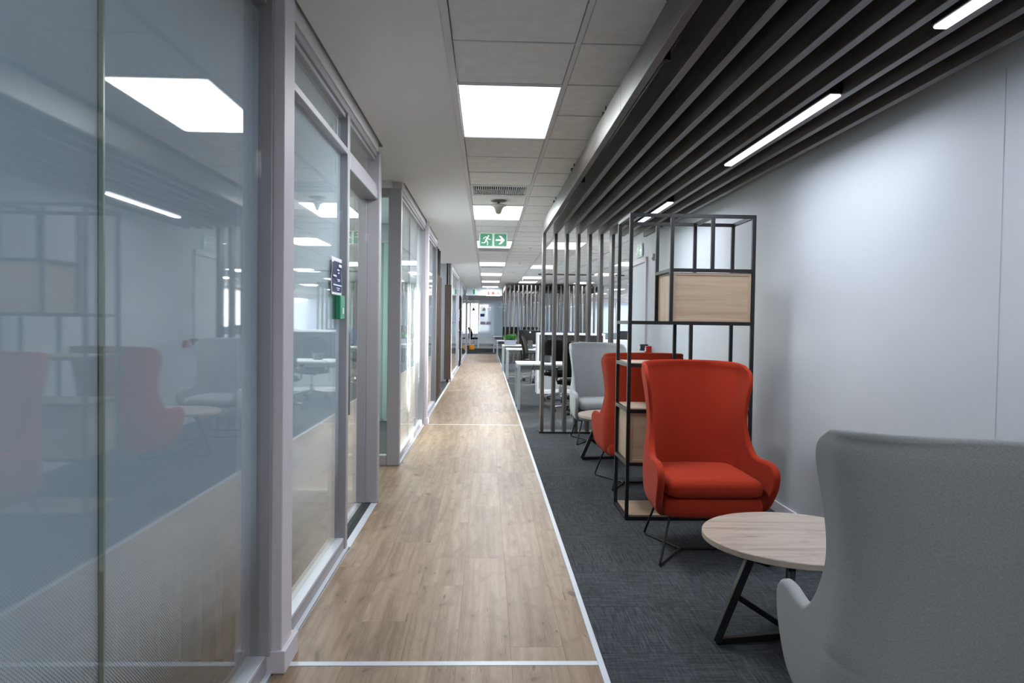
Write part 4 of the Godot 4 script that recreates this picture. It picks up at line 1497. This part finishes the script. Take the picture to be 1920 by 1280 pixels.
func make_office() -> void:
	make_desk("white desk nearest the walkway, just beyond the upright slats", Vector3(1.34, 0, -11.85), 1.72, 0.84)
	make_desk("second white desk along the walkway, before the big dark monitor", Vector3(1.34, 0, -18.05), 1.72, 0.8)
	make_desk("white desk carrying the grey planter", Vector3(1.30, 0, -20.9), 1.72, 0.8)
	make_desk("low white desk out on the carpet near the far glass", Vector3(1.0, 0, -33.5), 1.4, 0.8)
	make_desk("white desk behind the tambour cabinet on the right", Vector3(3.3, 0, -16.3), 1.7, 0.8)
	make_desk("white desk at the right edge of the open office", Vector3(4.2, 0, -18.6), 1.7, 0.8)
	make_desk("small white desk inside the far left doorway", Vector3(-1.75, 0, -39.4), 1.2, 0.7)
	# tall cabinet with black tambour doors
	var c := thing("tambour_cabinet", "white storage cabinet with black ribbed tambour doors", "cabinet", Vector3(1.62, 0, -14.3))
	for x in [-0.63, 0.63]:
		put("side_panel", box_mesh(Vector3(0.04, 1.13, 0.45), 0.002), M.cabinet_white, c, Vector3(x, 0.565, 0))
	put("top_panel", box_mesh(Vector3(1.30, 0.035, 0.47), 0.002), M.cabinet_white, c, Vector3(0, 1.148, 0))
	put("back_panel", box_mesh(Vector3(1.22, 1.12, 0.015)), M.cabinet_white, c, Vector3(0, 0.56, -0.21))
	put("shelf_board", box_mesh(Vector3(1.22, 0.03, 0.40)), M.cabinet_white, c, Vector3(0, 0.50, 0))
	put("base", box_mesh(Vector3(1.22, 0.06, 0.40)), M.cabinet_white, c, Vector3(0, 0.03, 0))
	for k in 40:
		put("tambour_rib", box_mesh(Vector3(0.026, 0.60, 0.014), 0.003), M.black_plastic, c, Vector3(-0.595 + k * 0.0305, 0.825, 0.205))
	put("door_rail", box_mesh(Vector3(1.22, 0.02, 0.02)), M.desk_grey, c, Vector3(0, 0.52, 0.21))
	# chairs
	var ch := make_office_chair()
	ch.position = Vector3(1.30, 0, -12.85)
	ch.rotation.y = 2.6
	tag(ch, "black swivel chair pushed up to the nearest desk's far side")
	copy(ch, Vector3(1.35, 0, -11.15), -0.3, "black swivel chair just behind the upright slats")
	copy(ch, Vector3(1.06, 0, -16.9), 1.35, "black swivel chair leaning before the big dark monitor")
	copy(ch, Vector3(1.75, 0, -17.0), 0.5, "black swivel chair half hidden right of the leaning one")
	copy(ch, Vector3(5.4, 0, -17.6), 0.3, "black swivel chair standing free at the right")
	copy(ch, Vector3(-0.7, 0, -39.9), 1.9, "black swivel chair inside the far left doorway")
	copy(ch, Vector3(0.7, 0, -40.2), 0.4, "black swivel chair behind the middle frosted pane")
	make_monitor("big dark monitor with white fruit mark on its back", Vector3(1.06, 0.72, -17.95), 0.0, 0.56, true)
	make_monitor("left of the dark monitors beyond the planter", Vector3(0.86, 0.72, -26.0), 0.1, 0.6)
	make_monitor("right of the dark monitors beyond the planter", Vector3(1.5, 0.72, -26.0), -0.1, 0.6)
	make_desk("white desk under the two far dark monitors", Vector3(1.2, 0, -26.0), 1.7, 0.8)
	make_monitor("dark monitor on the desk behind the cabinet", Vector3(3.2, 0.72, -16.3), 0.2, 0.6)
	make_monitor("dark monitor on the desk at the right edge", Vector3(4.3, 0.72, -18.6), -0.2, 0.6)
	make_monitor("dark monitor inside the far left doorway", Vector3(-1.5, 0.72, -39.4), 0.3, 0.5)
	make_divider("blue divider on the desk before the planter", Vector3(1.75, 0.72, -18.3), 0.9, M.divider_blue)
	make_divider("grey blue divider behind the cabinet", Vector3(3.3, 0.72, -16.6), 1.6, M.divider_grey)
	make_divider("blue divider at the right edge desk", Vector3(4.2, 0.72, -18.95), 1.6, M.divider_blue)
	# white pedestal run behind the lounge chair and tall white cupboards on the right
	for k in 3:
		var p := thing("low_cabinet", ["white low cabinet left of three behind the pale wing chair", "white low cabinet in the middle of three behind the pale wing chair", "white low cabinet right of three behind the pale wing chair"][k], "cabinet", Vector3(2.5 + k * 0.82, 0, -15.0), 0, "white low cabinets")
		put("body", box_mesh(Vector3(0.80, 1.0, 0.42), 0.004), M.cabinet_white, p, Vector3(0, 0.53, 0))
		put("plinth", box_mesh(Vector3(0.76, 0.03, 0.38)), M.black_plastic, p, Vector3(0, 0.015, 0))
		for x in [-0.2, 0.2]:
			var dd := put("door", box_mesh(Vector3(0.385, 0.95, 0.016), 0.002), M.desk_white, p, Vector3(x, 0.53, 0.219))
			put("handle", box_mesh(Vector3(0.012, 0.12, 0.02)), M.brushed, dd, Vector3(-signf(x) * 0.16, 0.2, 0.018))
	# things on the near desk
	var bk := thing("desk_basket", "dark round basket on the nearest white desk", "basket", Vector3(0.98, 0.72, -11.9))
	var bm := MB.new()
	bm.lathe([Vector2(0.0, 0.0), Vector2(0.075, 0.0), Vector2(0.09, 0.10), Vector2(0.084, 0.10), Vector2(0.07, 0.01), Vector2(0.0, 0.01)], 20)
	put("bowl", bm.done(), M.switch_dark, bk)
	var rm := MB.new()
	var circle := []
	for k in 20:
		circle.append(Vector3(0.088 * cos(TAU * k / 20), 0.102, 0.088 * sin(TAU * k / 20)))
	rm.tube(circle, 0.005, 6, true)
	put("rim", rm.done(), M.black_plastic, bk)
	var cb := thing("desk_cable", "thin dark cable drooping over the nearest desk edge", "cable", Vector3(0.70, 0.72, -11.45))
	var cm := MB.new()
	cm.tube(fillet([Vector3(0.14, 0.006, -0.1), Vector3(0.04, 0.006, 0.0), Vector3(0.03, -0.02, 0.04), Vector3(-0.02, -0.22, 0.04), Vector3(0.0, -0.3, 0.03)], 0.03), 0.004, 6)
	put("lead", cm.done(), M.black_plastic, cb)
	# planter with an upright leafy plant
	var pt := thing("desk_planter", "grey trough planter with a bushy green plant", "potted plant", Vector3(0.66, 0.72, -20.75))
	put("trough", box_mesh(Vector3(0.32, 0.14, 0.2), 0.006), M.planter_grey, pt, Vector3(0, 0.07, 0))
	put("soil", box_mesh(Vector3(0.29, 0.01, 0.17)), M.soil, pt, Vector3(0, 0.142, 0))
	var lf := MB.new()
	rng.seed = 77
	for k in 170:
		var root := Vector3(rng.randf_range(-0.11, 0.11), 0.14, rng.randf_range(-0.06, 0.06))
		var dir := Vector3(rng.randf_range(-0.6, 0.6) + root.x * 1.5, rng.randf_range(0.6, 1.2), rng.randf_range(-0.6, 0.6)).normalized()
		var ln := rng.randf_range(0.12, 0.27)
		var side := dir.cross(Vector3(rng.randf_range(-1, 1), 0.3, rng.randf_range(-1, 1))).normalized()
		var nn := side.cross(dir)
		var rows := []
		for q in [[0.0, 0.003], [0.35, 0.013], [0.7, 0.015], [1.0, 0.002]]:
			var mid: Vector3 = root + dir * ln * q[0] + Vector3.DOWN * 0.06 * q[0] * q[0]
			rows.append(PackedVector3Array([mid - side * q[1] + nn * 0.004, mid, mid + side * q[1] + nn * 0.004]))
		lf.lattice(rows, false, root - nn)
	tag(put("foliage", lf.done(), M.leaf, pt), "", "", "", "stuff")
	# yellow cube stool, pendant lamps of the end room
	var ys := thing("cube_stool", "small yellow cube stool far down on the left", "stool", Vector3(-0.72, 0, -35.9))
	var ym := MB.new()
	ym.rounded(Vector3(0, 0.13, 0), Vector3(0.26, 0.26, 0.26), 0.03, 4)
	put("cushion", ym.done(), M.yellow, ys)
	for k in 3:
		var x: float = [-0.74, -0.16, 0.42][k]
		var pd := thing("pendant_lamp", ["dark cone pendant in the clear far left opening", "pale-looking cone pendant behind frosted glass, nearer the posters", "cone pendant behind frosted glass, right of the posters"][k], "pendant lamp", Vector3(x, 1.98, -41.0), 0, "cone pendants in the end room")
		var sh := MB.new()
		sh.lathe([Vector2(0.10, 0.0), Vector2(0.105, 0.0), Vector2(0.025, 0.16), Vector2(0.0, 0.165)], 20)
		put("shade", sh.done(), M.switch_dark, pd)
		var cd := MB.new()
		cd.tube([Vector3(0, 0.16, 0), Vector3(0, CEIL - 1.98, 0)], 0.004, 6)
		put("cord", cd.done(), M.black_plastic, pd)


func _ready() -> void:
	rng.seed = 11
	camera_and_light()
	make_materials()
	make_floor()
	make_ceiling()
	make_left_side()
	make_right_side()
	for p in panels():
		ceiling_light(-0.19 + TILE * p[0], -4.08 - TILE * p[1], p[2])
	canopy(0.675, 0.141, 10, 3.2, -9.22, 7, 0, "dark timber slat canopy over the lounge, bending down into upright slats")
	canopy(0.60, 0.141, 24, -24.5, -28.3, 24, 24, "far slatted timber canopy around the distant desks")
	strip_lamp(-3.46, -5.02, "strip light nearest the middle, long white line above the lounge")
	strip_lamp(-6.6, -8.12, "far strip light seen through the top of the black shelf")
	strip_lamp(-1.1, -2.66, "strip light cut by the top right corner")
	make_shelf()
	make_wing_chair(M.cloth_red, "bright red wing chair facing the camera, before the black shelf", Vector3(1.30, 0, -4.40), 0.0)
	make_wing_chair(M.cloth_grey, "large grey wing chair in the right foreground seen from behind", Vector3(1.19, 0, -1.86), PI - 0.21)
	make_wing_chair(M.cloth_red, "red wing chair seen from behind, beyond the black shelf", Vector3(1.30, 0, -6.25), PI)
	make_wing_chair(M.cloth_grey, "pale grey wing chair in front of the upright slats", Vector3(1.31, 0, -8.50), 0.06)
	make_round_table("round oak table beside the foreground grey chair", Vector3(1.36, 0, -3.15), 0.0)
	make_round_table("round oak table partly hidden behind the far red chair", Vector3(1.33, 0, -7.37), 0.0)
	fittings()
	make_office()
